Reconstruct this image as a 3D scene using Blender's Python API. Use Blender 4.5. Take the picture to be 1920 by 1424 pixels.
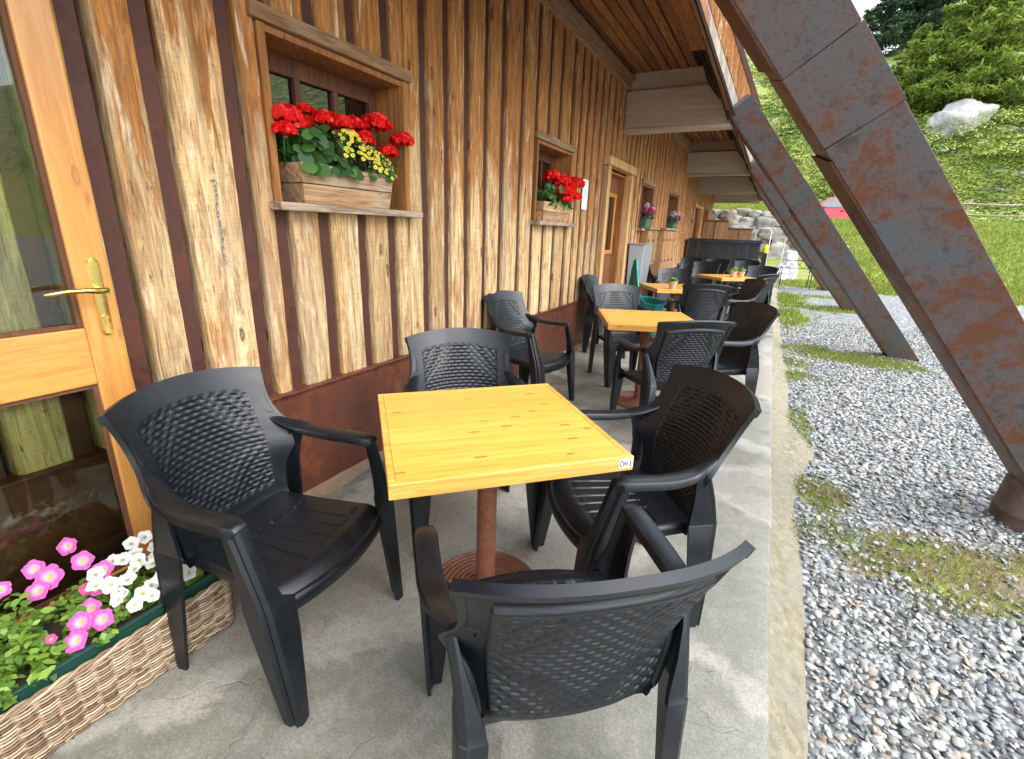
import bpy, math, random
import numpy as np
from mathutils import Vector, Matrix, noise as mnoise
R = math.radians
rng = random.Random(7)
npr = np.random.default_rng(11)
for o in list(bpy.data.objects): bpy.data.objects.remove(o)
scene = bpy.context.scene
col = scene.collection

# ------------------------------------------------------------ camera
F = 890/1920
yaw, pitch, roll = -0.476, 0.307, 0.036
cy, sy, cp, sp, cr, sr = math.cos(yaw), math.sin(yaw), math.cos(pitch), math.sin(pitch), math.cos(roll), math.sin(roll)
Bm = Matrix(((1,0,0),(0,0,-1),(0,1,0)))
Mz = Matrix(((cy,-sy,0),(sy,cy,0),(0,0,1)))
Mx = Matrix(((1,0,0),(0,cp,-sp),(0,sp,cp)))
Mr = Matrix(((cr,-sr,0),(sr,cr,0),(0,0,1)))
W2C = Mr @ Mx @ Bm @ Mz                      # rows: right, down, forward
C2W = W2C.transposed()
rot = Matrix((C2W.col[0], -C2W.col[1], -C2W.col[2])).transposed()
cam_d = bpy.data.cameras.new('camera'); cam = bpy.data.objects.new('camera', cam_d); col.objects.link(cam)
cam.matrix_world = Matrix.Translation((0,0,1.42)) @ rot.to_4x4()
cam_d.sensor_width = 36; cam_d.lens = 36*F; cam_d.clip_start = .02; cam_d.clip_end = 1000
scene.camera = cam
# ------------------------------------------------------------ light
SUN_EL, SUN_AZ = R(48), R(100)               # azimuth clockwise from +Y
world = bpy.data.worlds.new('World'); scene.world = world; world.use_nodes = True
wn = world.node_tree; wn.nodes.clear()
sky = wn.nodes.new('ShaderNodeTexSky'); sky.sky_type = 'NISHITA'; sky.sun_disc = False
sky.sun_elevation = SUN_EL; sky.sun_rotation = SUN_AZ; sky.air_density = 1.0; sky.dust_density = 1.5; sky.ozone_density = 1.0
bg = wn.nodes.new('ShaderNodeBackground'); bg.inputs[1].default_value = 0.13
wo = wn.nodes.new('ShaderNodeOutputWorld')
cl = wn.nodes.new('ShaderNodeMix'); cl.data_type = 'RGBA'; cl.inputs[0].default_value = .55; cl.inputs[7].default_value = (7.6,7.7,7.9,1)   # thin white cloud veil
wn.links.new(sky.outputs[0], cl.inputs[6]); wn.links.new(cl.outputs[2], bg.inputs[0]); wn.links.new(bg.outputs[0], wo.inputs[0])
sd = bpy.data.lights.new('sun', 'SUN'); sd.energy = .8; sd.angle = R(45); sd.color = (1, .95, .87)
sun = bpy.data.objects.new('sun', sd); col.objects.link(sun)
sdir = Vector((math.sin(SUN_AZ)*math.cos(SUN_EL), math.cos(SUN_AZ)*math.cos(SUN_EL), math.sin(SUN_EL)))
sun.rotation_euler = sdir.to_track_quat('Z', 'Y').to_euler()
scene.view_settings.view_transform = 'Standard'; scene.view_settings.look = 'None'
scene.view_settings.exposure = 2.0; scene.view_settings.gamma = 1
scene.cycles.max_bounces = 10; scene.cycles.diffuse_bounces = 5; scene.cycles.transparent_max_bounces = 12

# ------------------------------------------------------------ materials
class NT:
    def __init__(s, name):
        s.m = bpy.data.materials.new(name); s.m.use_nodes = True; s.t = s.m.node_tree; s.t.nodes.clear()
        s.out = s.t.nodes.new('ShaderNodeOutputMaterial')
        s.p = s.t.nodes.new('ShaderNodeBsdfPrincipled'); s.t.links.new(s.p.outputs[0], s.out.inputs[0])
    def n(s, t, **k):
        x = s.t.nodes.new('ShaderNode'+t)
        for a, b in k.items(): setattr(x, a, b)
        return x
    def l(s, a, b): s.t.links.new(a, b)
    def set(s, sock, v):
        if hasattr(v, 'is_output') or isinstance(v, bpy.types.NodeSocket): s.l(v, sock)
        elif isinstance(v, (tuple, list)) and len(v) == 3 and sock.type == 'RGBA': sock.default_value = (*v, 1)
        else: sock.default_value = v
    def co(s, scale=(1,1,1), rnd=0, rotz=0):
        tc = s.n('TexCoord').outputs['Object']
        if rotz:
            mp0 = s.n('Mapping'); mp0.inputs['Rotation'].default_value = (0,0,rotz); s.l(tc, mp0.inputs[0]); tc = mp0.outputs[0]
        if rnd:
            a = s.n('Attribute', attribute_name='rnd'); c = s.n('CombineXYZ')
            mm = s.math('MULTIPLY', a.outputs['Fac'], rnd)
            s.l(mm, c.inputs[0]); s.l(mm, c.inputs[1]); s.l(mm, c.inputs[2])
            v = s.n('VectorMath', operation='ADD'); s.l(tc, v.inputs[0]); s.l(c.outputs[0], v.inputs[1]); tc = v.outputs[0]
        mp = s.n('Mapping'); mp.inputs['Scale'].default_value = scale; s.l(tc, mp.inputs[0]); return mp.outputs[0]
    def math(s, op, a, b=0.0, c=None, clamp=False):
        x = s.n('Math', operation=op, use_clamp=clamp); s.set(x.inputs[0], a); s.set(x.inputs[1], b)
        if c is not None: s.set(x.inputs[2], c)
        return x.outputs[0]
    def noise(s, vec, scale=5, detail=4, rough=.55, dist=0, out=0):
        x = s.n('TexNoise'); s.l(vec, x.inputs['Vector']); x.inputs['Scale'].default_value = scale
        x.inputs['Detail'].default_value = detail; x.inputs['Roughness'].default_value = rough; x.inputs['Distortion'].default_value = dist
        return x.outputs[out]
    def vor(s, vec, scale=5, feature='F1', out='Distance', rnd=1):
        x = s.n('TexVoronoi', feature=feature); s.l(vec, x.inputs['Vector']); x.inputs['Scale'].default_value = scale
        x.inputs['Randomness'].default_value = rnd
        return x.outputs[out]
    def ramp(s, f, *stops, interp='LINEAR'):
        x = s.n('ValToRGB'); x.color_ramp.interpolation = interp; e = x.color_ramp.elements
        while len(e) < len(stops): e.new(.5)
        for k, (p, c) in zip(e, stops):
            k.position = p; k.color = (c, c, c, 1) if isinstance(c, (int, float)) else (*c, 1)
        s.l(f, x.inputs[0]); return x.outputs[0]
    def mix(s, f, a, b, mode='MIX'):
        x = s.n('Mix', data_type='RGBA', blend_type=mode)
        s.set(x.inputs[0], f); s.set(x.inputs[6], a); s.set(x.inputs[7], b); return x.outputs[2]
    def bump(s, h, dist=.01, strength=1, prev=None):
        x = s.n('Bump'); x.inputs['Distance'].default_value = dist; x.inputs['Strength'].default_value = strength
        s.l(h, x.inputs['Height'])
        if prev: s.l(prev, x.inputs['Normal'])
        return x.outputs[0]
    def fin(s, color=None, rough=None, normal=None, **k):
        if color is not None: s.set(s.p.inputs['Base Color'], color)
        if rough is not None: s.set(s.p.inputs['Roughness'], rough)
        if normal is not None: s.l(normal, s.p.inputs['Normal'])
        for a, b in k.items(): s.set(s.p.inputs[a.replace('_', ' ')], b)
        return s.m
    def attr(s, name='rnd'): return s.n('Attribute', attribute_name=name).outputs['Fac']

def wood(name, c_lo, c_hi, c_grain, axis='z', grain=.6, stain=None, grey=None, knots=True, rough=.75, bumpd=.004, coat=0, rnd=7.3, sheen_rotz=0, knotc=(.09,.035,.012), ks=1.0, hv=(.72,1.15)):
    s = NT(name)
    st = {'z': (1,1,.07), 'y': (1,.07,1), 'x': (.07,1,1)}[axis]
    v = s.co(st, rnd=rnd, rotz=sheen_rotz)
    kd = None
    # knots distort the grain
    kv = s.co(tuple(q*ks for q in {'z': (7,7,2.2), 'y': (7,2.2,7), 'x': (2.2,7,7)}[axis]), rnd=rnd, rotz=sheen_rotz)
    kd = s.vor(kv, 1.0)
    kmask = s.ramp(kd, (0, .55), (.05, .45), (.085, 1), (.125, .35), (.15, 0)) if knots else None
    g1 = s.noise(v, 55, 5, .6, 1.2)
    low = s.noise(v, 6, 3, .5, .6)
    wv = s.n('TexWave', wave_type='BANDS', bands_direction='DIAGONAL'); s.l(v, wv.inputs[0])
    wv.inputs['Scale'].default_value = 9; wv.inputs['Distortion'].default_value = 9; wv.inputs['Detail'].default_value = 3
    wv.inputs['Detail Scale'].default_value = .9
    if knots:
        rings = s.math('ADD', s.math('MULTIPLY', kd, 40), s.math('MULTIPLY', low, 6)); rings = s.math('SINE', rings)
        near = s.ramp(kd, (.1, 1), (.45, 0))
        gw = s.mix(near, wv.outputs[1], s.math('MULTIPLY_ADD', rings, .5, .5))
    else: gw = wv.outputs[1]
    a = s.attr() if rnd else None
    base = s.mix(s.ramp(low, (.3, 0), (.7, 1)), c_lo, c_hi)
    if a is not None:
        hue = s.ramp(s.math('FRACT', s.math('MULTIPLY', a, 17.3)), (0, hv[0]), (1, hv[1])); base = s.mix(1, base, hue, 'MULTIPLY')
    if grey:
        gn = s.noise(s.co((1,1,.35) if axis == 'z' else (.6,.6,.6), rnd=rnd), 3.2, 5, .6)
        base = s.mix(s.math('MULTIPLY', s.ramp(gn, (.48, 0), (.66, 1)), .62), base, grey)
    if stain:
        z = s.n('SeparateXYZ'); s.l(s.n('TexCoord').outputs['Object'], z.inputs[0])
        flame = s.noise(s.co((9,9,1.1), rnd=rnd), 1.5, 5, .65, .8)
        hgt = s.math('MULTIPLY_ADD', z.outputs[2], .36, -.62)
        f = s.math('ADD', s.math('ADD', hgt, s.math('MULTIPLY', flame, 1.1)), s.math('MULTIPLY', z.outputs[1], .028, clamp=True))
        f2 = s.ramp(f, (.62, 0), (.70, .95), (.80, .82), (1.0, .80))
        base = s.mix(f2, base, s.mix(s.ramp(g1, (.3, 0), (.7, 1)), stain, tuple(min(1, q*1.7) for q in stain)))
        blot = s.noise(s.co((5,5,1.5), rnd=rnd*2), 2.2, 4, .6)
        base = s.mix(s.math('MULTIPLY', s.ramp(blot, (.58, 0), (.68, 1)), .6), base, stain)
        mott = s.noise(s.co((6,6,.9), rnd=rnd*3), 3.4, 6, .72, .6)
        base = s.mix(s.math('MULTIPLY', s.ramp(mott, (.53, 0), (.60, 1)), .5), base, (.26,.10,.022))
        saw = s.noise(s.co((2,2,60), rnd=rnd), 2.2, 3, .6); base = s.mix(s.math('MULTIPLY', s.ramp(saw, (.35, 1), (.5, 0)), .22), base, (.30,.16,.07))
        flk = s.noise(s.co((30,30,7), rnd=rnd), 2.2, 4, .7); base = s.mix(s.math('MULTIPLY', s.ramp(flk, (.315, 1), (.375, 0)), .8), base, (.07,.03,.012))
        pale = s.noise(s.co((8,8,1.3), rnd=rnd*5), 2.6, 5, .7, .5)
        base = s.mix(s.math('MULTIPLY', s.ramp(pale, (.56, 0), (.66, 1)), .6), base, (.95,.80,.55))
        damp = s.math('MULTIPLY', s.ramp(z.outputs[2], (.20, 1), (.42, 0)), s.ramp(mott, (.42, 0), (.6, 1)))
        base = s.mix(s.math('MULTIPLY', damp, .7), base, (.16,.125,.09))
    dark = s.math('MULTIPLY', s.ramp(g1, (.38, 1), (.56, 0)), grain)
    base = s.mix(dark, base, c_grain)
    base = s.mix(s.math('MULTIPLY', s.ramp(gw, (0, 1), (.28, 0)), grain*.55), base, c_grain)
    crack = s.noise(s.co({'z': (40,40,.9), 'y': (40,.9,40), 'x': (.9,40,40)}[axis], rnd=rnd), 2.0, 3, .6, .3)
    cm = s.ramp(crack, (.27, 1), (.33, 0))
    base = s.mix(s.math('MULTIPLY', cm, .8*min(1, grain*1.4)), base, tuple(q*.35 for q in c_grain))
    if knots: base = s.mix(kmask, base, knotc)
    hh = s.math('ADD', s.math('MULTIPLY', g1, .6), s.math('MULTIPLY', gw, .4)); hh = s.math('SUBTRACT', hh, s.math('MULTIPLY', cm, .8))
    nb = s.bump(hh, bumpd, .8)
    k = {}
    if coat: k = dict(Coat_Weight=coat, Coat_Roughness=.22)
    return s.fin(base, rough, nb, **k)

M = {}
M['board'] = wood('weathered_board', (.72,.43,.165), (.92,.68,.36), (.16,.06,.018), 'z', .5, stain=(.36,.125,.016), grey=(.40,.33,.26), bumpd=.008, hv=(.62,1.12), ks=1.35)
M['amber'] = wood('amber_wood', (.36,.13,.03), (.48,.21,.055), (.13,.045,.012), 'z', .5)
M['trim'] = wood('trim_wood', (.34,.18,.075), (.48,.29,.145), (.12,.055,.02), 'y', .6, grey=(.36,.31,.25))
M['casing'] = wood('door_casing_wood', (.62,.34,.12), (.80,.52,.24), (.22,.09,.03), 'z', .5)
M['sill'] = wood('sill_wood', (.30,.22,.15), (.42,.33,.24), (.10,.06,.035), 'y', .7)
M['ceiling'] = wood('ceiling_wood', (.26,.095,.03), (.40,.165,.05), (.06,.02,.008), 'y', .6)
M['frame'] = wood('window_frame_wood', (.13,.045,.018), (.2,.075,.03), (.04,.015,.008), 'z', .4, knots=False)
M['redwood'] = wood('red_brown_wood', (.25,.085,.03), (.33,.12,.045), (.07,.022,.01), 'z', .4, knots=False)
M['doorwood'] = wood('honey_door_wood', (.66,.265,.045), (.76,.36,.09), (.34,.11,.02), 'z', .30, rough=.35, bumpd=.001, coat=.4, knotc=(.40,.16,.04), ks=1.7)
M['doorrail'] = wood('honey_rail_wood', (.66,.265,.045), (.76,.36,.09), (.34,.11,.02), 'y', .30, rough=.35, bumpd=.001, coat=.4, knotc=(.40,.16,.04), ks=1.7)
M['tabletop'] = wood('varnished_pine', (.77,.41,.062), (.84,.50,.10), (.50,.19,.03), 'x', .28, rough=.36, bumpd=.0006, coat=.5, rnd=3.1, knotc=(.34,.11,.02), ks=2.6, hv=(.92,1.03))
M['tableedge'] = wood('varnished_pine_edge', (.70,.34,.05), (.80,.44,.10), (.38,.14,.025), 'x', .38, rough=.38, bumpd=.0008, coat=.4, rnd=3.1, knotc=(.33,.11,.02), ks=2)
M['boxwood'] = wood('flower_box_wood', (.50,.28,.13), (.70,.48,.27), (.20,.09,.035), 'y', .65, grey=(.5,.42,.33))
M['plank'] = wood('grey_plank', (.52,.46,.36), (.70,.62,.46), (.24,.17,.10), 'z', .5, grey=(.42,.42,.37), bumpd=.006)
M['beam'] = wood('grey_beam', (.50,.43,.32), (.60,.52,.40), (.32,.25,.18), 'x', .3, knots=False, bumpd=.002)
M['oldfence'] = wood('old_fence_wood', (.35,.26,.18), (.5,.42,.32), (.15,.1,.06), 'x', .5)
M['cabinet'] = wood('cabinet_wood', (.36,.18,.07), (.5,.28,.12), (.14,.06,.02), 'z', .5)
M['slats'] = wood('grey_bench_wood', (.5,.44,.38), (.62,.56,.5), (.25,.2,.16), 'x', .4, knots=False)

def plain(name, c, rough=.6, metal=0, var=.12, bs=60, bd=.0008, **k):
    s = NT(name); v = s.co(); n = s.noise(v, bs, 4, .6); n2 = s.noise(v, bs*.12, 3)
    a = s.mix(s.ramp(n2, (.3, 0), (.7, 1)), tuple(q*(1-var) for q in c), tuple(min(1, q*(1+var)) for q in c))
    return s.fin(a, rough, s.bump(n, bd, .6), Metallic=metal, **k)

def plastic():
    s = NT('black_plastic'); v = s.co(); n = s.noise(v, 900, 2); n2 = s.noise(v, 14, 4, .6)
    c = s.mix(s.ramp(n2, (.45, 0), (.75, 1)), (.0020,.0036,.0062), (.0048,.0072,.011))
    dust = s.noise(v, 60, 5, .7); c = s.mix(s.math('MULTIPLY', s.ramp(dust, (.62, 0), (.75, 1)), .18), c, (.10,.10,.10))
    return s.fin(c, s.ramp(n2, (.3, .34), (.7, .45)), s.bump(n, .0003, .35), Specular_IOR_Level=.6)
M['plastic'] = plastic()

def rust(name, base, dark, orange, blue, scale=1.0, amt=.5, rough=.55):
    s = NT(name); v = s.co()
    a = s.noise(v, 1.7*scale, 6, .62, .4); b = s.noise(v, 6*scale, 6, .7, .3); c = s.noise(v, 40*scale, 4, .7)
    m = s.mix(s.ramp(a, (.36, 0), (.6, 1)), blue, base)
    m = s.mix(s.math('MULTIPLY', s.ramp(s.math('ADD', s.math('MULTIPLY', a, .62), s.math('MULTIPLY', b, .42)), (.545, 0), (.60, 1)), amt), m, orange)
    m = s.mix(s.math('MULTIPLY', s.ramp(b, (.36, 1), (.46, 0)), .5), m, dark)
    m = s.mix(s.math('MULTIPLY', s.ramp(c, (.35, 1), (.45, 0)), .45), m, dark)
    m = s.mix(s.math('MULTIPLY', s.ramp(c, (.6, 0), (.72, 1)), .3), m, tuple(min(1, q*1.8) for q in orange))
    h = s.math('ADD', b, s.math('MULTIPLY', c, .35))
    return s.fin(m, s.ramp(b, (.3, rough-.16), (.7, rough+.15)), s.bump(h, .003, .6), Metallic=.25)
M['legsteel'] = rust('weathered_leg_steel', (.165,.108,.092), (.045,.03,.026), (.17,.062,.026), (.115,.128,.138), 1.9, .9)
M['legflange'] = rust('leg_flange_steel', (.10,.042,.024), (.04,.016,.01), (.19,.06,.018), (.09,.04,.03), 2, .5)
M['corten'] = rust('plinth_steel', (.155,.050,.028), (.075,.025,.018), (.25,.085,.035), (.11,.038,.026), 1.6, .45, .42)
M['strip'] = rust('strip_steel', (.095,.030,.019), (.05,.018,.013), (.15,.05,.022), (.08,.03,.022), 3, .3, .6)
M['pole'] = rust('table_pole_steel', (.24,.085,.045), (.13,.05,.03), (.32,.13,.06), (.2,.08,.05), 8, .4)

def stone_floor():
    s = NT('flagstone'); tc = s.n('TexCoord').outputs['Object']
    wob = s.noise(tc, 1.6, 4, .6, 0, 1)
    v = s.n('VectorMath', operation='MULTIPLY_ADD'); s.l(wob, v.inputs[0]); v.inputs[1].default_value = (.55,.55,0); s.l(tc, v.inputs[2])
    flat = s.n('VectorMath', operation='MULTIPLY'); s.l(v.outputs[0], flat.inputs[0]); flat.inputs[1].default_value = (1,1,0)
    e = s.vor(flat.outputs[0], 1.0, 'DISTANCE_TO_EDGE'); cc = s.vor(flat.outputs[0], 1.0, 'F1', 'Color')
    sep = s.n('SeparateColor'); s.l(cc, sep.inputs[0])
    sp_ = s.noise(tc, 260, 3, .7); md = s.noise(tc, 9, 6, .65, .5); lo = s.noise(tc, 1.3, 4, .55)
    streak = s.noise(s.co((1, 3, 1), rotz=.6), 22, 4, .65)
    base = s.mix(sep.outputs[0], (.115,.125,.108), (.40,.385,.335))
    base = s.mix(s.math('MULTIPLY', s.ramp(sep.outputs[1], (.6, 0), (1, 1)), .5), base, (.34,.28,.21))
    base = s.mix(s.math('MULTIPLY', s.ramp(md, (.45, 0), (.65, 1)), .55), base, (.36,.35,.32))
    base = s.mix(s.math('MULTIPLY', s.ramp(streak, (.5, 0), (.7, 1)), .35), base, (.15,.16,.15))
    rustst = s.noise(tc, 2.7, 5, .65, .8); base = s.mix(s.math('MULTIPLY', s.ramp(rustst, (.62, 0), (.74, 1)), .45), base, (.33,.21,.13))
    base = s.mix(s.math('MULTIPLY', s.ramp(lo, (.5, 0), (.7, 1)), .3), base, (.40,.39,.36))
    ms = s.ramp(s.math('ADD', e, s.math('MULTIPLY_ADD', s.noise(tc, 3.2, 6, .7, .8), .34, -.17)), (.03, 1), (.075, 0))
    mort = s.mix(md, (.40,.39,.36), (.54,.53,.50))
    base = s.mix(s.math('MULTIPLY', ms, s.ramp(lo, (.42, .35), (.6, .85))), base, mort)
    blo = s.noise(tc, 30, 6, .75, .4); base = s.mix(s.math('MULTIPLY', s.ramp(blo, (.36, 1), (.5, 0)), .3), base, (.12,.12,.105))
    gran = s.noise(tc, 110, 5, .8); base = s.mix(s.math('MULTIPLY', s.ramp(gran, (.38, 1), (.52, 0)), .45), base, (.10,.105,.09)); base = s.mix(s.math('MULTIPLY', s.ramp(gran, (.56, 0), (.68, 1)), .4), base, (.55,.54,.50))
    base = s.mix(s.math('MULTIPLY', s.ramp(sp_, (.35, 1), (.48, 0)), .35), base, (.07,.075,.07))
    base = s.mix(s.math('MULTIPLY', s.ramp(sp_, (.58, 0), (.7, 1)), .3), base, (.6,.6,.57))
    ed = s.ramp(e, (.0, 0), (.03, 1))
    crk = s.vor(flat.outputs[0], 3.1, 'DISTANCE_TO_EDGE'); ck = s.math('MULTIPLY', s.ramp(crk, (0, 1), (.006, 0)), s.ramp(lo, (.5, 0), (.56, 1)))
    base = s.mix(s.math('MULTIPLY', ck, .12), base, (.08,.075,.07))
    h = s.math('ADD', s.math('MULTIPLY', md, .8), s.math('MULTIPLY', sp_, .25)); h = s.math('ADD', h, s.math('MULTIPLY', streak, .4)); h = s.math('SUBTRACT', h, s.math('MULTIPLY', ck, .5))
    base = s.mix(1, base, (.86,.85,.80), 'MULTIPLY')
    return s.fin(base, s.ramp(md, (.3, .55), (.7, .8)), s.bump(h, .006, .7))
M['floor'] = stone_floor()

def rocky(name, c1, c2, c3, scale=8, bd=.02, moss=None):
    s = NT(name); v = s.co(); a = s.noise(v, scale, 7, .65, .4); b = s.noise(v, scale*.3, 4); c = s.noise(v, scale*20, 3, .7)
    m = s.mix(s.ramp(a, (.35, 0), (.65, 1)), c1, c2); m = s.mix(s.math('MULTIPLY', s.ramp(b, (.45, 0), (.65, 1)), .7), m, c3)
    m = s.mix(s.math('MULTIPLY', s.ramp(c, (.35, 1), (.45, 0)), .35), m, tuple(q*.3 for q in c1))
    rr = s.attr(); m = s.mix(1, m, s.ramp(s.math('FRACT', s.math('MULTIPLY', rr, 7.7)), (0, .6), (1, 1.25)), 'MULTIPLY'); m = s.mix(s.ramp(rr, (.62, 0), (.72, .55)), m, (.30,.17,.10))
    if moss: m = s.mix(s.math('MULTIPLY', s.ramp(s.noise(v, scale*.5, 5, .6), (.55, 0), (.62, 1)), .7), m, moss)
    return s.fin(m, .85, s.bump(s.math('ADD', a, s.math('MULTIPLY', c, .15)), bd, .8))
M['edgestone'] = rocky('terrace_edge_stone', (.26,.27,.26), (.40,.41,.40), (.33,.32,.29), 7, .006)
M['mortar'] = rocky('rubble_mortar', (.22,.19,.125), (.37,.33,.235), (.29,.27,.21), 22, .04)
M['rock'] = rocky('pale_rock', (.30,.29,.27), (.50,.49,.46), (.42,.33,.25), 3, .05, (.16,.17,.07))
M['hillrock'] = rocky('hill_rock', (.20,.20,.195), (.42,.41,.39), (.32,.29,.25), 1.6, .14, (.13,.16,.05))

def pebble():
    s = NT('grey_pebble'); a = s.attr(); v = s.co(); n = s.noise(v, 120, 4, .6)
    c = s.ramp(a, (0, (.07,.08,.09)), (.25, (.185,.21,.225)), (.6, (.32,.345,.355)), (.87, (.46,.47,.465)), (.94, (.28,.22,.165)), (1, (.52,.50,.46)))
    c = s.mix(s.math('MULTIPLY', s.ramp(n, (.55, 0), (.7, 1)), .3), c, (.55,.55,.53)); c = s.mix(1, c, (1.0,.965,.90), 'MULTIPLY')
    return s.fin(c, .62, s.bump(n, .001, .5))
M['pebble'] = pebble()

def ground():
    s = NT('gravel_ground'); tc = s.n('TexCoord').outputs['Object']
    flat = s.n('VectorMath', operation='MULTIPLY'); s.l(tc, flat.inputs[0]); flat.inputs[1].default_value = (1,1,0)
    f = flat.outputs[0]
    cell = s.vor(f, 34, 'F1', 'Color'); d = s.vor(f, 34, 'F1'); sep = s.n('SeparateColor'); s.l(cell, sep.inputs[0])
    gr = s.ramp(sep.outputs[0], (0, (.10,.11,.12)), (.35, (.22,.24,.25)), (.7, (.36,.375,.385)), (.93, (.46,.465,.46)), (1, (.3,.25,.2)))
    gr = s.mix(s.ramp(d, (.45, 0), (.75, .85)), gr, (.07,.065,.06))
    # soil / grass patches
    n = s.noise(f, .55, 5, .6, .5); n2 = s.noise(f, 5, 4, .6)
    z = s.n('SeparateXYZ'); s.l(tc, z.inputs[0])
    fine = s.noise(f, 45, 4, .7)
    m = s.attr('mask')                                   # 0 gravel .. 1 turf
    mm = s.ramp(s.math('ADD', m, s.math('MULTIPLY_ADD', n2, .9, -.45)), (.42, 0), (.6, 1))
    turf = s.mix(s.ramp(s.noise(f, 1.3, 5, .6), (.35, 0), (.65, 1)), (.16,.23,.03), (.29,.33,.06))
    turf = s.mix(s.math('MULTIPLY', s.ramp(fine, (.3, 1), (.5, 0)), .55), turf, (.04,.07,.015))
    soil = s.mix(fine, (.13,.095,.06), (.27,.21,.13))
    tn = s.ramp(s.noise(f, 3.4, 5, .65), (.36, 0), (.52, 1))
    near = s.ramp(z.outputs[1], (0.0, 0), (.5, 0), (.8, 1)); 
    yy = s.math('MULTIPLY', z.outputs[1], .05, clamp=True); nr = s.ramp(yy, (.25, 1), (.6, 0))
    turf = s.mix(s.math('MULTIPLY', tn, nr), turf, soil)
    c = s.mix(mm, gr, turf)
    h = s.math('ADD', s.math('MULTIPLY', s.math('SUBTRACT', 1.0, d), .7), s.math('MULTIPLY', fine, .4))
    return s.fin(c, .85, s.bump(h, .015, .9))
M['ground'] = ground()

def hillmat():
    s = NT('hill_turf'); tc = s.n('TexCoord').outputs['Object']; geo = s.n('NewGeometry')
    n = s.noise(tc, .16, 6, .62, .6); n2 = s.noise(tc, .7, 6, .68, .5); n3 = s.noise(tc, 5, 5, .7)
    c = s.mix(s.ramp(n, (.35, 0), (.65, 1)), (.22,.28,.05), (.36,.38,.10))
    c = s.mix(s.ramp(n2, (.44, 0), (.52, 1)), c, (.085,.145,.022))
    c = s.mix(s.math('MULTIPLY', s.ramp(n3, (.35, 1), (.5, 0)), .6), c, (.03,.06,.014))
    c = s.mix(s.math('MULTIPLY', s.ramp(n3, (.58, 0), (.72, 1)), .5), c, (.48,.50,.16))
    rk = s.noise(s.co((1,1,2.5)), .42, 7, .7, 1.2); rm = s.ramp(rk, (.565, 0), (.60, 1))
    c = s.mix(rm, c, s.mix(n3, (.36,.35,.32), (.6,.59,.56)))
    h = s.math('ADD', s.math('MULTIPLY', n2, .5), s.math('MULTIPLY', n3, .5))
    return s.fin(c, .9, s.bump(h, .25, 1))
M['hill'] = hillmat()

def leafmat(name, stops, rough=.5, trans=.25):
    s = NT(name); a = s.attr(); c = s.ramp(a, *stops)
    m = s.fin(c, rough)
    if trans:
        tr = s.n('BsdfTranslucent'); s.l(c, tr.inputs[0]); mx = s.n('MixShader'); mx.inputs[0].default_value = trans
        s.l(s.p.outputs[0], mx.inputs[1]); s.l(tr.outputs[0], mx.inputs[2]); s.l(mx.outputs[0], s.out.inputs[0])
    return m
M['leaf'] = leafmat('petunia_leaf', ((0, (.07,.16,.018)), (.5, (.15,.29,.035)), (1, (.26,.40,.06))))
M['gleaf'] = leafmat('geranium_leaf', ((0, (.018,.075,.016)), (.6, (.05,.15,.028)), (1, (.10,.24,.045))))
M['dleaf'] = leafmat('dark_small_leaf', ((0, (.015,.05,.015)), (1, (.06,.13,.04))))
M['grass'] = leafmat('grass_blade', ((0, (.12,.19,.02)), (.5, (.25,.32,.04)), (.8, (.35,.39,.07)), (.9, (.45,.37,.17)), (1, (.5,.42,.22))), .6)
M['hillleaf'] = leafmat('shrub_leaf', ((0, (.07,.12,.022)), (.45, (.20,.28,.04)), (.8, (.36,.42,.07)), (1, (.48,.50,.14))), .6, .3)
M['larch'] = leafmat('larch_needles', ((0, (.07,.13,.018)), (.5, (.19,.28,.035)), (1, (.36,.43,.075))), .6, .35)
M['pine'] = leafmat('pine_needles', ((0, (.012,.035,.016)), (.5, (.03,.075,.028)), (1, (.07,.13,.045))), .6, .2)
M['bark'] = plain('bark', (.12,.085,.06), .9, var=.4, bs=20, bd=.02)
M['red'] = leafmat('geranium_petal', ((0, (.60,.003,.003)), (.5, (.95,.006,.006)), (1, (1,.03,.02))), .45, .3)
M['magenta'] = leafmat('magenta_petal', ((0, (.45,.01,.12)), (1, (.75,.05,.3))), .5, .3)
M['palepetal'] = leafmat('pale_petal', ((0, (.7,.45,.45)), (1, (.85,.8,.75))), .5, .3)
def petal(name, cen, mid, rim):
    s = NT(name); a = s.attr('rad'); c = s.ramp(a, (0, cen), (.16, cen), (.3, mid), (.62, rim), (1, rim))
    v = s.co(); c = s.mix(s.math('MULTIPLY', s.noise(v, 90, 3), .08), c, (1, 1, 1))
    m = s.fin(c, .5); tr = s.n('BsdfTranslucent'); s.l(c, tr.inputs[0]); mx = s.n('MixShader'); mx.inputs[0].default_value = .3
    s.l(s.p.outputs[0], mx.inputs[1]); s.l(tr.outputs[0], mx.inputs[2]); s.l(mx.outputs[0], s.out.inputs[0]); return m
M['petpink'] = petal('pink_petunia', (.6,.55,.12), (.86,.45,.66), (.74,.075,.42))
M['petwhite'] = petal('white_petunia', (.45,.5,.12), (.85,.86,.78), (.9,.9,.88))
M['petdeep'] = petal('deep_pink_petunia', (.6,.5,.3), (.7,.1,.3), (.62,.02,.22))
M['yellow'] = petal('yellow_daisy', (.12,.06,.01), (.85,.72,.03), (.9,.80,.06))

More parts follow.
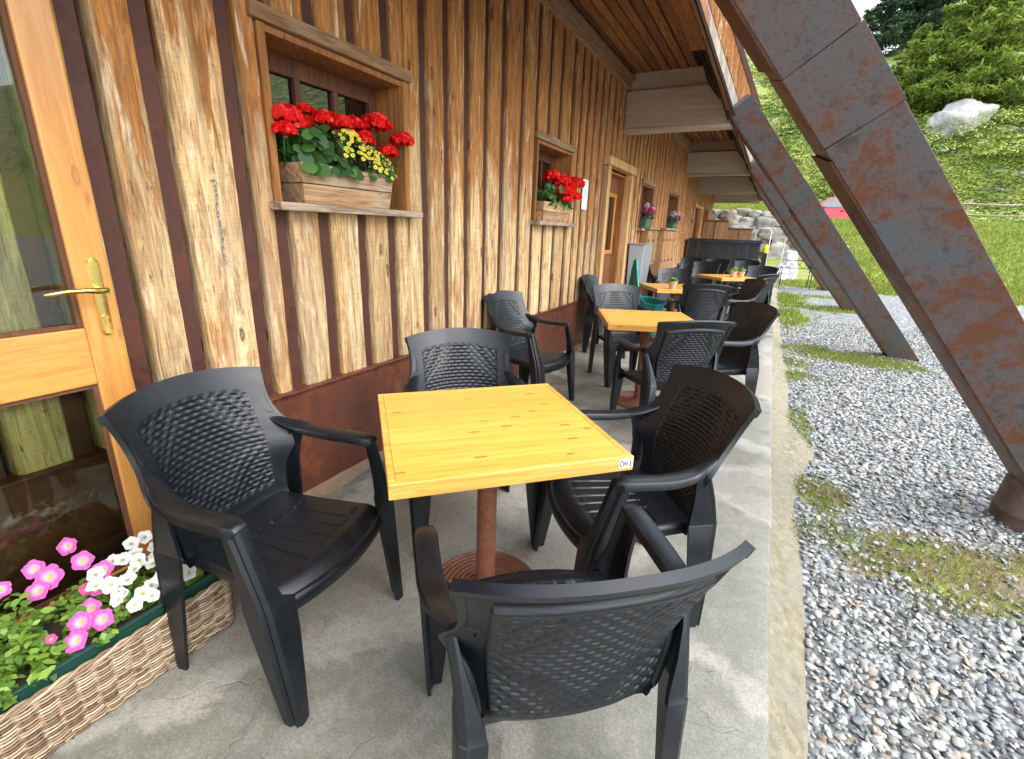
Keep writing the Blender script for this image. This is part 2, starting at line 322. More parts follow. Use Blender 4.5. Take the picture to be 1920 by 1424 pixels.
M['brass'] = plain('brass', (.83,.60,.20), .18, 1, .05)
M['chrome'] = plain('galvanised_steel', (.52,.56,.60), .32, .55, .06, 12, .002)
M['iron'] = plain('dark_iron', (.03,.03,.03), .5, .5)
M['green'] = plain('green_plastic_liner', (.012,.055,.04), .35)
M['potgreen'] = plain('green_pot', (.06,.14,.08), .5)
M['teal'] = plain('teal_plastic', (.012,.23,.21), .35, 0, .08)
M['tealdark'] = plain('teal_rim', (.02,.30,.28), .3)
M['terracotta'] = plain('clay_pot', (.55,.40,.27), .75)
M['concrete'] = rocky('footing_concrete', (.14,.09,.065), (.22,.16,.12), (.08,.05,.035), 12, .004)
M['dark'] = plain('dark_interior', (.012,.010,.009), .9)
M['counter'] = wood('black_stained_wood', (.022,.022,.026), (.04,.04,.046), (.008,.008,.009), 'z', .5, rough=.5)
M['carred'] = plain('car_paint', (.55,.008,.02), .25, .1, .03, Coat_Weight=1.0)
M['tyre'] = plain('tyre_rubber', (.02,.02,.02), .8)
M['whitepaper'] = plain('white_paper', (.8,.8,.78), .7)
M['ink'] = plain('ink', (.03,.04,.09), .6)
M['tarp'] = plain('white_tarp', (.75,.76,.77), .5, 0, .05, 6, .03)
M['tube'] = plain('white_metal_tube', (.7,.7,.66), .4, .2)
M['yellowp'] = plain('yellow_plastic', (.8,.62,.02), .5)
M['soil'] = plain('potting_soil', (.035,.025,.018), .95, 0, .3, 40, .01)
M['chain'] = plain('old_chain', (.32,.33,.35), .4, .8)
M['roofmetal'] = plain('roof_sheet', (.10,.06,.05), .6)

def glassmat(name, tint, refl=1.3, rough=.02, base=.04):
    s = NT(name); fr = s.n('Fresnel'); fr.inputs[0].default_value = 1.5
    tr = s.n('BsdfTransparent'); tr.inputs[0].default_value = (*tint, 1); gl = s.n('BsdfGlossy'); gl.inputs['Roughness'].default_value = rough
    f = s.math('MULTIPLY_ADD', fr.outputs[0], refl, base, clamp=True); mx = s.n('MixShader')
    s.l(f, mx.inputs[0]); s.l(tr.outputs[0], mx.inputs[1]); s.l(gl.outputs[0], mx.inputs[2]); s.l(mx.outputs[0], s.out.inputs[0]); return s.m
M['doorglass'] = glassmat('tinted_door_glass', (.85,.92,.82), 1.1, .015, .015)
M['winglass'] = glassmat('window_glass', (.35,.38,.36), 1.6, .01, .06)
M['carglass'] = glassmat('car_glass', (.3,.4,.4), 2.5, .01, .15)
s_ = NT('wicker'); a_ = s_.attr(); v_ = s_.co(); c_ = s_.ramp(a_, (0, (.10,.055,.03)), (.35, (.24,.155,.09)), (.7, (.42,.32,.21)), (1, (.62,.53,.38)))
c_ = s_.mix(s_.math('MULTIPLY', s_.noise(v_, 60, 4, .6), .4), c_, (.20,.12,.065)); M['wicker'] = s_.fin(c_, .6)

# ------------------------------------------------------------ mesh helpers
class MB:
    """collects vertices and faces, builds ONE mesh object"""
    def __init__(s): s.v = []; s.f = []; s.a = []; s.n = 0; s.mi = []
    def add(s, v, f, rnd=None, mi=0):
        if rnd is None: rnd = rng.random()
        o = s.n; s.v.extend([tuple(p) for p in v]); s.n += len(v)
        s.f.extend([tuple(i+o for i in q) for q in f]); s.a.extend([rnd]*len(f)); s.mi.extend([mi]*len(f)); return s
    def box(s, a, b, rnd=None, mi=0):
        x0,y0,z0 = a; x1,y1,z1 = b
        return s.add([(x0,y0,z0),(x1,y0,z0),(x1,y1,z0),(x0,y1,z0),(x0,y0,z1),(x1,y0,z1),(x1,y1,z1),(x0,y1,z1)],
            [(0,3,2,1),(4,5,6,7),(0,1,5,4),(1,2,6,5),(2,3,7,6),(3,0,4,7)], rnd, mi)
    def hexa(s, p, rnd=None, mi=0):
        return s.add(p, [(0,3,2,1),(4,5,6,7),(0,1,5,4),(1,2,6,5),(2,3,7,6),(3,0,4,7)], rnd, mi)
    def loft(s, rings, caps=True, closed=True, rnd=None, mi=0):
        n = len(rings[0]); v = [p for r in rings for p in r]; f = []
        for i in range(len(rings)-1):
            for j in range(n if closed else n-1):
                k = (j+1) % n; f.append((i*n+j, i*n+k, (i+1)*n+k, (i+1)*n+j))
        if caps and closed: f.append(tuple(range(n-1, -1, -1))); f.append(tuple((len(rings)-1)*n+j for j in range(n)))
        return s.add(v, f, rnd, mi)
    def tube(s, pts, rad, n=10, caps=True, rnd=None, mi=0, sx=1, closed=False):
        pts = [Vector(p) for p in pts]; rings = []
        if not hasattr(rad, '__len__'): rad = [rad]*len(pts)
        up = Vector((0,0,1)); prev = None
        for i, p in enumerate(pts):
            if closed: t = pts[(i+1) % len(pts)] - pts[i-1]
            else: t = (pts[min(i+1, len(pts)-1)] - pts[max(i-1, 0)])
            t = t.normalized() if t.length > 1e-9 else Vector((0,0,1))
            if prev is None: a = t.orthogonal().normalized()
            else: a = (prev - t*prev.dot(t)); a = a.normalized() if a.length > 1e-6 else t.orthogonal().normalized()
            prev = a; b = t.cross(a)
            rings.append([p + (a*math.cos(k*2*math.pi/n)*sx + b*math.sin(k*2*math.pi/n))*rad[i] for k in range(n)])
        if closed: rings.append(rings[0]); caps = False
        return s.loft(rings, caps, True, rnd, mi)
    def lathe(s, prof, c=(0,0,0), n=24, rnd=None, mi=0):
        rings = [[(c[0]+r*math.cos(k*2*math.pi/n), c[1]+r*math.sin(k*2*math.pi/n), c[2]+z) for k in range(n)] for r, z in prof]
        return s.loft(rings, True, True, rnd, mi)
    def build(s, name, mat, parent=None, smooth=None, bevel=0, rad=None):
        me = bpy.data.meshes.new(name); me.from_pydata(s.v, [], s.f)
        at = me.attributes.new('rnd', 'FLOAT', 'FACE'); at.data.foreach_set('value', np.array(s.a, np.float32))
        if rad is not None:
            ar = me.attributes.new('rad', 'FLOAT', 'POINT'); ar.data.foreach_set('value', np.array(rad, np.float32))
        for m_ in (mat if isinstance(mat, (list, tuple)) else [mat]): me.materials.append(m_)
        if isinstance(mat, (list, tuple)): me.polygons.foreach_set('material_index', s.mi)
        return finish(me, name, parent, smooth, bevel)
def finish(me, name, parent, smooth=None, bevel=0):
    me.update(); o = bpy.data.objects.new(name, me); col.objects.link(o)
    if parent is not None: o.parent = parent
    if smooth is not None:
        me.polygons.foreach_set('use_smooth', [True]*len(me.polygons))
        if smooth < 180: me.set_sharp_from_angle(angle=R(smooth))
    if bevel:
        b = o.modifiers.new('bevel', 'BEVEL'); b.width = bevel; b.segments = 2; b.limit_method = 'ANGLE'; b.angle_limit = R(35)
    return o
def npmesh(name, V, Fq, mat, parent=None, rnd=None, smooth=False):
    """V (n,3), Fq (m,k) fast mesh"""
    me = bpy.data.meshes.new(name); k = Fq.shape[1]
    me.vertices.add(len(V)); me.vertices.foreach_set('co', np.ascontiguousarray(V, np.float32).ravel())
    me.loops.add(Fq.size); me.loops.foreach_set('vertex_index', np.ascontiguousarray(Fq, np.int32).ravel())
    me.polygons.add(len(Fq)); me.polygons.foreach_set('loop_start', np.arange(0, Fq.size, k, dtype=np.int32))
    me.polygons.foreach_set('loop_total', np.full(len(Fq), k, np.int32))
    if rnd is not None:
        at = me.attributes.new('rnd', 'FLOAT', 'FACE'); at.data.foreach_set('value', np.asarray(rnd, np.float32))
    if smooth: me.polygons.foreach_set('use_smooth', np.ones(len(Fq), bool))
    me.update(calc_edges=True); me.validate()
    me.materials.append(mat)
    o = bpy.data.objects.new(name, me); col.objects.link(o)
    if parent is not None: o.parent = parent
    return o
def tag(o, label=None, cat=None, group=None, kind=None):
    if label: o['label'] = label
    if cat: o['category'] = cat
    if group: o['group'] = group
    if kind: o['kind'] = kind
    return o
def empty(name, loc=(0,0,0), rz=0, **k):
    o = bpy.data.objects.new(name, None); o.empty_display_size = .2; col.objects.link(o); o.location = loc; o.rotation_euler = (0,0,rz)
    if k: tag(o, **k)
    return o
def children(o): return [c for c in bpy.data.objects if c.parent == o]
def copy_tree(o, parent=None):
    c = o.copy(); col.objects.link(c)
    if parent is not None: c.parent = parent
    for ch in children(o): copy_tree(ch, c)
    return c
def ss(a, b, x):
    t = np.clip((np.asarray(x, float)-a)/(b-a), 0, 1); return t*t*(3-2*t)
def fbm(x, y, s=1, o=4, seed=0.):
    v = 0; a = 1; t = 0
    for i in range(o):
        v += a*mnoise.noise((x*s+seed, y*s-seed, seed*.7+i*3.1)); t += a; a *= .5; s *= 2.03
    return v/t
# leaf clouds ---------------------------------------------------------
def leaf_cloud(name, P, N, size, mat, parent=None, rnd=None, shape='leaf', asp=.6, jit=.6):
    """P (n,3) positions, N (n,3) preferred normals: one small leaf polygon each"""
    n = len(P); N = N + npr.normal(0, jit, (n,3)); N /= np.linalg.norm(N, axis=1)[:,None]+1e-9
    A = np.cross(N, npr.normal(0, 1, (n,3))); A /= np.linalg.norm(A, axis=1)[:,None]+1e-9; B = np.cross(N, A)
    sz = (size*npr.uniform(.65, 1.3, n))[:,None] if not hasattr(size, 'shape') else size[:,None]
    if shape == 'leaf': T = [(-1,0,0),(-.35,asp,.12),(.45,asp*.8,.1),(1,0,-.12),(.45,-asp*.8,.1),(-.35,-asp,.12)]
    elif shape == 'round': T = [(math.cos(t)*(1 if i%2 else .86), math.sin(t)*(1 if i%2 else .86), .18) for i, t in enumerate(np.linspace(0, 2*math.pi, 9)[:-1])]
    elif shape == 'needle': T = [(-1,-asp,0),(1,-asp*.5,0),(1,asp*.5,0),(-1,asp,0)]
    V = np.stack([P + sz*(A*a+B*b+N*c) for a, b, c in T], 1).reshape(-1, 3)
    k = len(T); Fq = np.arange(n*k).reshape(n, k)
    if rnd is None: rnd = npr.random(n)
    return npmesh(name, V, Fq, mat, parent, rnd)
def blades(name, P, h, w, mat, parent=None, rnd=None, lean=.5, gz=None):
    n = len(P); th = npr.uniform(0, 2*math.pi, n); d = np.stack([np.cos(th), np.sin(th), np.zeros(n)], 1); L = np.stack([-d[:,1], d[:,0], np.zeros(n)], 1)
    hh = (h*npr.uniform(.5, 1.3, n))[:,None]; ln = (npr.uniform(.1, 1, n)*lean)[:,None]; up = np.array([0,0,1.])
    p0 = P - L*w; p1 = P + L*w; m = P + up*hh*.6 + d*hh*ln*.35; m0 = m - L*w*.7; m1 = m + L*w*.7; tp = P + up*hh + d*hh*ln
    V = np.stack([p0,p1,m1,tp,m0], 1).reshape(-1,3)
    return npmesh(name, V, np.arange(n*5).reshape(n,5), mat, parent, npr.random(n) if rnd is None else rnd)

# ============================================================ GROUND AND HILL
def H(x, y):
    x = np.asarray(x, float); y = np.asarray(y, float)
    d = y*.985 + np.maximum(x, -4)*.12
    z = -.11 + 2.45*ss(18.5, 27.5, d)
    z = z - .36*ss(26.4, 27.4, d)*(1-ss(30.3, 32.3, d))
    left = ss(2.2, .4, x)*ss(22.6, 23.4, y)
    z = z*(1-left) + left*(2.35 + .16*np.maximum(y-23.4, 0))
    az = np.degrees(np.arctan2(x, np.maximum(y, 1)))
    crest = 66 + 46*ss(5.8, 9.5, az) + 20*ss(-2, -8, az)
    hill = np.clip(d-33.0, 0, None); up = .50*np.minimum(hill, crest-33) * ss(0, 14, hill)
    up = up + .10*np.maximum(hill-(crest-33), 0)*0
    z = np.maximum(z, 0*z-.11) + up
    z = z + 3.2*ss(12, 40, np.abs(x)-6)*ss(33, 60, d)*.5
    return z
def mask(x, y):
    m = ss(17.2, 19.5, y*.985+x*.12)*1.0
    for cx, cy, rx, ry, a in ((1.05,2.75,.62,.40,.85),(.55,3.25,.22,.35,.85),(.62,2.55,.2,.25,.6),(1.5,2.95,.5,.25,.7),(1.2,7.75,1.0,.5,1.0),(.50,6.6,.22,1.0,.7),(.46,4.6,.14,.8,.6),(.7,8.0,.45,.4,.9),(.6,11.3,.4,1.6,.9),(.55,14.6,.5,1.8,1.0),(1.5,13.2,1.1,.6,.9),(1.5,15.8,1.2,.4,.7),(4.5,7,.8,.5,.6),(3.5,11,1.3,.4,.6),(2.2,4.6,.3,.2,.4)):
        m = np.maximum(m, a*np.exp(-(((x-cx)/rx)**2+((y-cy)/ry)**2)*.9))
    return m
def axis(parts):
    out = []
    for a, b, n in parts: out += list(np.linspace(a, b, n, endpoint=False))
    return np.array(out+[parts[-1][1]])
gx = axis([(-220,-40,12),(-40,-8,22),(-8,0,16),(0,4,40),(4,24,54),(24,60,44),(60,300,20)])
gy = axis([(-120,-4,14),(-4,0,6),(0,5,50),(5,20,70),(20,34,56),(34,130,120),(130,420,18)])
GX, GY = np.meshgrid(gx, gy); GZ = H(GX, GY)
nz = np.zeros_like(GZ)
for i in range(GX.shape[0]):
    for j in range(GX.shape[1]):
        x_, y_ = GX[i,j], GY[i,j]
        if y_ > 17 and abs(x_) < 130 and y_ < 200:
            k = float(ss(17, 36, y_))
            nz[i,j] = k*(1.5*fbm(x_, y_, .09, 4, 3.) * float(ss(30, 50, y_)) + .45*fbm(x_, y_, .45, 3, 8.))
        elif y_ > 0 and abs(x_) < 10: nz[i,j] = .03*fbm(x_, y_, .8, 3, 1.)
GZ = GZ + nz
ny_, nx_ = GX.shape
idx = np.arange(ny_*nx_).reshape(ny_, nx_)
Fq = np.stack([idx[:-1,:-1], idx[:-1,1:], idx[1:,1:], idx[1:,:-1]], -1).reshape(-1, 4)
ground_o = npmesh('ground', np.stack([GX, GY, GZ], -1).reshape(-1,3), Fq, M['ground'], None, None, True)
ground_o.data.materials.append(M['hill'])
cyv = (GY[:-1,:-1] + GY[1:,1:])/2
ground_o.data.polygons.foreach_set('material_index', (cyv.reshape(-1) > 31.5).astype(np.int32))
at = ground_o.data.attributes.new('mask', 'FLOAT', 'POINT'); at.data.foreach_set('value', mask(GX, GY).astype(np.float32).ravel())
tag(ground_o, kind='structure')
def ground_z(x, y):
    """bilinear height of the built ground"""
    x = np.asarray(x, float); y = np.asarray(y, float)
    i = np.clip(np.searchsorted(gy, y)-1, 0, ny_-2); j = np.clip(np.searchsorted(gx, x)-1, 0, nx_-2)
    fy = (y-gy[i])/(gy[i+1]-gy[i]); fx = (x-gx[j])/(gx[j+1]-gx[j])
    return (GZ[i,j]*(1-fx)*(1-fy)+GZ[i,j+1]*fx*(1-fy)+GZ[i+1,j]*(1-fx)*fy+GZ[i+1,j+1]*fx*fy)

# ------------------------------------------------------------ terrace
mb = MB()
mb.box((-2.6,-5,-.35), (.10,22,0)); terr = mb.build('terrace', M['floor']); tag(terr, kind='structure')
mb = MB(); rings = []
for yv in np.linspace(-4.9, 20, 900):
    yv = float(yv); x1 = .238+.016*fbm(yv, 2., .9, 2, 7.)+.007*mnoise.noise((yv*9, 3., 1.)); dz = .003*mnoise.noise((yv*4, 1., 5.))-.003
    rings.append([(.10,yv,-.3),(x1,yv,-.3),(x1+.002,yv,-.02),(x1-.004,yv,-.006+dz),(x1-.016,yv,0),(.10,yv,0)])
mb.loft(rings, rnd=.5)
tag(mb.build('terrace_edging', M['floor'], smooth=40), kind='structure')
# rough mortar footing that slopes from the edging down to the gravel
def foot_w(yv): return .155 + .06*fbm(yv, 3., 1.1, 3, 5.) + .17*math.exp(-((yv-4.0)/.42)**2) + .05*math.exp(-((yv-6.2)/.5)**2)
mb = MB(); nyy = 700; ys = np.linspace(-2, 20, nyy); rings = []
for yv in ys:
    w = foot_w(yv); r = []
    for k in range(15):
        t = k/14; x = .206 + (w+.034)*t; z = -.010 - .105*t**1.1 + (.028*fbm(x*3, yv, 2.5, 4, 2.)+.018*fbm(x*9, yv*4, 2.5, 3, 9.))*math.sin(math.pi*min(1, t*1.2)*.9+.15)
        r.append((x, yv, z if k < 14 else -.16))
    rings.append(r)
mb.loft(rings, caps=False, closed=False, rnd=.6)
tag(mb.build('terrace_footing', M['mortar'], smooth=60), kind='structure')

# ------------------------------------------------------------ pebbles
def footw(y):
    return np.array([foot_w(float(q)) for q in np.atleast_1d(y)])
def ico(level):
    import bmesh
    b = bmesh.new(); bmesh.ops.create_icosphere(b, subdivisions=level, radius=1)
    V = np.array([v.co[:] for v in b.verts]); Fc = np.array([[v.index for v in f.verts] for f in b.faces]); b.free(); return V, Fc
def scatter_stones(P, sz, level, mat, name, flat=.5):
    V, Fc = ico(level); n = len(P); nv = len(V)
    S = np.stack([sz*npr.uniform(.75,1.45,n), sz*npr.uniform(.6,1.0,n), sz*npr.uniform(flat*.6,flat*1.25,n)], 1)
    th = npr.uniform(0, 2*math.pi, n); tx = npr.normal(0, .35, n); ty = npr.normal(0, .35, n)
    W = V[None]*S[:,None]; W = W*(1+npr.normal(0, .09, (n, nv, 1)))
    W[...,2] += W[...,0]*np.sin(tx)[:,None] + W[...,1]*np.sin(ty)[:,None]
    c, s = np.cos(th)[:,None], np.sin(th)[:,None]
    X = W[...,0]*c - W[...,1]*s; Y = W[...,0]*s + W[...,1]*c
    V3 = np.stack([X+P[:,:1], Y+P[:,1:2], W[...,2]+P[:,2:]], -1).reshape(-1,3)
    F3 = (Fc[None]+ (np.arange(n)*nv)[:,None,None]).reshape(-1,3)
    return npmesh(name, V3, F3, mat, None, np.repeat(npr.random(n), len(Fc)), level > 1 or True)
def gravel_points(n, x0, x1, y0, y1, thr=1.15):
    x = npr.uniform(x0, x1, n); y = npr.uniform(y0, y1, n)
    keep = (npr.random(n) > mask(x, y)*thr) & (x > .235 + footw(y))
    x, y = x[keep], y[keep]; return np.stack([x, y, ground_z(x, y)], 1)
P1 = gravel_points(34000, .36, 3.6, .4, 3.6); P1[:,2] += npr.uniform(-.002, .012, len(P1))
g1 = scatter_stones(P1, np.clip(npr.lognormal(-4.56, .36, len(P1)), .0045, .021), 2, M['pebble'], 'gravel'); tag(g1, kind='stuff', label='grey rounded gravel lying beside the stone terrace', cat='gravel')
P2 = gravel_points(46000, .36, 6.0, 3.6, 11.0); P2[:,2] += npr.uniform(-.002, .010, len(P2))
g2 = scatter_stones(P2, npr.uniform(.012, .024, len(P2)), 1, M['pebble'], 'far_gravel'); tag(g2, kind='stuff', label='grey gravel further along between the steel legs', cat='gravel')

# grass tufts on the gravel and the bank
def tuft_points(n, x0, x1, y0, y1, p=1.0, thr=.25):
    x = npr.uniform(x0, x1, n); y = npr.uniform(y0, y1, n); m = mask(x, y); nn = np.array([mnoise.noise((a*3.1, b*3.1, 4.)) for a, b in zip(x, y)])
    k = (m + nn*.55 - .15 + npr.normal(0, .06, n)) > thr; x, y = x[k], y[k]
    return np.stack([x, y, ground_z(x, y)-.004], 1)
Pg = tuft_points(110000, .3, 3.2, 1.8, 9, thr=.36)
gr_r = np.clip(npr.normal(.5, .22, len(Pg)) + .35*np.exp(-((Pg[:,0]-1.45)**2+(Pg[:,1]-2.8)**2)/.25), 0, 1)
b1 = blades('grass', Pg, .032, .0017, M['grass'], None, gr_r, .8); tag(b1, kind='stuff', label='thin green and straw coloured grass growing through the gravel', cat='grass')
Pg = tuft_points(90000, -.3, 10, 9, 20, thr=.38)
b2 = blades('far_grass', Pg, .07, .006, M['grass'], None, np.clip(npr.normal(.45, .22, len(Pg)), 0, 1), .7); tag(b2, kind='stuff', label='grass patches along the far terrace edge', cat='grass')
x = npr.uniform(-4, 15, 130000); y = npr.uniform(18.3, 31, 130000); k = ~((x < 1.5) & (y < 23.2)); x, y = x[k], y[k]
nn = np.array([mnoise.noise((a*.9, b*.9, 2.)) for a, b in zip(x, y)]); k = nn > -2; x, y, nn = x[k], y[k], nn[k]
b3 = blades('bank_grass', np.stack([x, y, ground_z(x, y)-.01], 1), .11, .014, M['grass'], None, np.clip(.60+nn*.3+npr.normal(0, .16, len(x)), 0, .85), .7)
tag(b3, kind='stuff', label='bright green grass covering the bank below the track', cat='grass')

# ============================================================ BUILDING
bld = empty('wooden_building', label='long mountain lodge clad in weathered vertical half-log boards with rusty steel legs', cat='building')
WX = -2.0
OPEN = [(1.50,2.42,1.50,2.20),(4.19,5.06,1.50,2.20),(6.20,7.42,-.1,2.30),(8.15,9.02,1.50,2.20),(10.45,11.5,1.50,2.22)]
strips = [-4,-3.75,-3.5,-3.2,-2.95,-2.7,-2.4,-2.15,-1.9,-1.65,-1.35,-1.1,-.85,-.6,-.33,-.1,.16,.39,.62,.834,1.04,1.333,1.50,1.743,1.995,2.235,2.553,2.79,3.03,3.29,3.54,3.86,4.14,4.40,4.66,4.96,5.20,5.42,5.64,5.87]
while strips[-1] < 12.3: strips.append(strips[-1]+rng.uniform(.20,.31))
strips[-1] = 12.5
def clad(x, ylist, z0, z1, openings, mbB, mbS):
    for i in range(len(ylist)-1):
        s0 = ylist[i]; sw = .056; dk = .024
        zs = [(z0, z1)]
        for (a, b, c, d) in openings:
            if a-.02 < s0+.04 < b: zs = [q for (p, r) in zs for q in ((p, min(r, c)), (max(p, d), r)) if q[1]-q[0] > .05]
        for p, r in zs: mbS.box((x-.0755, s0-.004, p), (x-.009, s0+sw, r))
        y0, y1 = s0+sw+dk, ylist[i+1]+.004
        segs = [(y0, y1, z0, z1)]
        for (a, b, c, d) in openings:
            out = []
            for (p, q, u, v) in segs:
                if q <= a or p >= b or v <= c or u >= d: out.append((p, q, u, v)); continue
                if p < a-.05: out.append((p, a, u, v)) ; p = a
                if q > b+.05: out.append((b, q, u, v)) ; q = b
                if u < c-.03: out.append((p, q, u, c))
                if v > d+.03: out.append((p, q, d, v))
            segs = out
        br = rng.random()
        for (p, q, u, v) in segs:
            if q-p < .03: continue
            n = max(2, int((v-u)/.09)); rings = []; w = q-p; dep = .052+rng.uniform(-.008, .006); ed = rng.uniform(.004, .009); sd = rng.random()*50
            for k in range(n+1):
                z = u+(v-u)*k/n
                j0 = .006*mnoise.noise((z*2.3, sd, 0))+.003*mnoise.noise((z*9, sd, 3)); j1 = .006*mnoise.noise((z*2.3, sd, 9))+.003*mnoise.noise((z*9, sd, 5)); jx = .003*mnoise.noise((z*1.3, sd, 7))
                a, b = p+j0, q+j1
                rings.append([(x-.075, a, z), (x-.075, b, z), (x-.030, b, z), (x-.010, b-ed*.35, z), (x+jx, b-ed*1.3, z), (x+.004+jx, (a+b)/2+w*.2, z), (x+.005+jx, (a+b)/2-w*.15, z), (x+jx, a+ed*1.3, z), (x-.010, a+ed*.3, z), (x-.030, a, z)])
            mbB.loft(rings, rnd=br)
mbB, mbS = MB(), MB()
clad(WX, strips, .61, 3.26, OPEN, mbB, mbS)
OPEN2 = [(14.2,14.9,1.5,2.3),(16.6,18.5,-.1,2.35),(19.3,20.6,1.5,2.35)]
s2 = [12.6]
while s2[-1] < 21.8: s2.append(s2[-1]+rng.uniform(.21,.32))
clad(-2.4, s2, .61, 3.26, OPEN2, mbB, mbS)
mbB.build('wall', M['board'], bld, smooth=38)
mbS.build('wall_strips', M['strip'], bld)
# backing, plinth, trims
mb = MB()
def backing(mb, x, y0, y1, z0, z1, ops):
    ys = sorted({y0, y1, *[o[0] for o in ops], *[o[1] for o in ops]})
    for a, b in zip(ys[:-1], ys[1:]):
        op = [o for o in ops if o[0] <= a+.001 and o[1] >= b-.001]
        if not op: mb.box((x-.03, a, z0), (x, b, z1))
        else:
            o = op[0]
            if o[2] > z0: mb.box((x-.03, a, z0), (x, b, o[2]))
            mb.box((x-.03, a, o[3]), (x, b, z1))
backing(mb, WX-.0765, -4, 12.6, 0, 3.4, OPEN); backing(mb, -2.4765, 12.6, 21.8, 0, 3.4, OPEN2)
mb.box((-2.5,12.57,0), (-2.03,12.597,3.4)); mb.build('wall_core', M['dark'], bld)
mb = MB()
for x_, a, b in ((-2,-4,-.62),(-2,-.617,6.17),(-2,7.46,12.5),(-2.4,12.65,16.5),(-2.4,18.6,21.8)):
    mb = MB(); P_ = [(x_-.06,-.02),(x_+.015,-.02),(x_+.015,.602),(x_+.036,.603),(x_+.036,.614),(x_-.06,.614)]
    mb.loft([[(p, a, q) for p, q in P_], [(p, b, q) for p, q in P_]]); mb.build('plinth', M['corten'], bld, bevel=.002)
mb = MB(); mb.box((-2.05,-4,3.19),(-1.972,12.55,3.30)); mb.box((-1.995,-4,3.303),(-1.93,12.55,3.335)); mb.box((-2.45,12.6,3.19),(-2.372,21.8,3.30))
mb.build('wall_trim', M['trim'], bld, bevel=.003)

def window(y0, y1, z0, z1, x=WX, nm=2, proj=.03, sash='frame', reveal='amber'):
    mb = MB()                                       # outer casing: this is the window part
    d = .24
    mb.box((x-d, y0, z0), (x+.012, y0+.035, z1-.012)); mb.box((x-d, y1-.035, z0), (x+.016, y1, z1-.012))
    mb.box((x-d, y0+.035, z1-.04), (x+.004, y1-.035, z1-.012))
    w = mb.build('window', M[reveal], bld, bevel=.003)
    mb = MB(); mb.box((x-.05, y0-.035, z1-.01), (x+proj, y1+.03, z1+.050), .3); mb.build('lintel', M['trim'], w, bevel=.006)
    mb = MB(); mb.box((x-d, y0-.03, z0-.035), (x+.085, y1+.035, z0), .8); mb.build('sill', M['sill'], w, bevel=.004)
    mb = MB(); xs = x-d+.01; f = .06; zt = z1-.041
    mb.box((xs, y0+.036, z0+.001), (xs+.045, y0+.036+f, zt)); mb.box((xs, y1-.036-f, z0+.001), (xs+.045, y1-.036, zt))
    mb.box((xs, y0+.036+f, zt-f-.02), (xs+.043, y1-.036-f, zt)); mb.box((xs, y0+.036+f, z0+.001), (xs+.043, y1-.036-f, z0+f))
    for k in range(nm):
        yc = y0+.096+(y1-y0-.192)*(k+1)/(nm+1); mb.box((xs, yc-.016, z0+f), (xs+.041, yc+.016, zt-f-.02))
    mb.build('frame', M[sash], w, bevel=.002)
    mb = MB(); mb.box((xs+.012, y0+.036, z0+.01), (xs+.018, y1-.036, zt)); mb.build('pane', M['winglass'], w)
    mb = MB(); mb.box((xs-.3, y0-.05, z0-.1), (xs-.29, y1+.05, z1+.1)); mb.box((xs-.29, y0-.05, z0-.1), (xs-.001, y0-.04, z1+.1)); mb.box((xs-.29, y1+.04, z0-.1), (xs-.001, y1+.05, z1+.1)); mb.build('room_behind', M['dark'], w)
    return w
window(*OPEN[0]); window(*OPEN[1]); window(*OPEN[3], nm=1, reveal='redwood'); window(*OPEN[4], nm=1, reveal='redwood')
window(*OPEN2[0], x=-2.4, nm=1); window(*OPEN2[2], x=-2.4, nm=1, sash='redwood')
def doorway(y0, y1, z1, x, leaf_mat='redwood', pane=(.39, 1.02)):
    mb = MB(); mb.box((x-.05, y0-.12, 0), (x+.05, y0, z1+.02), .2); mb.box((x-.05, y1, 0), (x+.05, y1+.11, z1+.02), .5)
    mb.box((x-.05, y0-.17, z1+.02), (x+.075, y1+.16, z1+.12), .9)
    d = mb.build('door', M['casing'], bld, bevel=.005); d['label'] = 'recessed red-brown entrance door with a narrow glass pane'
    mb = MB(); mb.box((x-.17, y1-.03, 0), (x-.0495, y1-.001, z1)); mb.box((x-.17, y0+.001, 0), (x-.0495, y0+.03, z1)); mb.box((x-.17, y0+.03, z1-.03), (x-.0495, y1-.03, z1)); mb.build('jamb', M['amber'], d)
    mb = MB(); xl = x-.135; a, b = y0+.03, y1-.03; w = b-a; p0, p1 = a+w*pane[0]-.1, a+w*pane[1]-.1
    mb.box((xl-.03, a, 0), (xl, p0, z1-.03)); mb.box((xl-.03, p1, 0), (xl, b, z1-.03)); mb.box((xl-.03, p0, 1.95), (xl, p1, z1-.03)); mb.box((xl-.03, p0, 0), (xl, p1, 1.12))
    for k in range(6): mb.box((xl, a+.04, .10+k*.16), (xl+.008, b-.04, .235+k*.16))
    mb.build('door_leaf', M['redwood'], d, bevel=.003)
    mb = MB(); q = .055
    mb.box((xl, p0, 1.12), (xl+.02, p0+q, 1.95)); mb.box((xl, p1-q, 1.12), (xl+.02, p1, 1.95)); mb.box((xl, p0+q, 1.12), (xl+.02, p1-q, 1.12+q)); mb.box((xl, p0+q, 1.95-q), (xl+.02, p1-q, 1.95)); mb.build('pane_frame', M['doorwood'], d, bevel=.002)
    mb = MB(); mb.box((xl-.012, p0+.02, 1.14), (xl-.006, p1-.02, 1.93)); mb.build('pane', M['winglass'], d)
    mb = MB(); mb.box((xl-.10, p0-.05, 1.05), (xl-.09, p1+.05, 2.0)); mb.build('curtain', M['whitepaper'], d)
doorway(6.32, 7.32, 2.20, WX); doorway(16.8, 18.35, 2.25, -2.4, pane=(.35, 1.0))
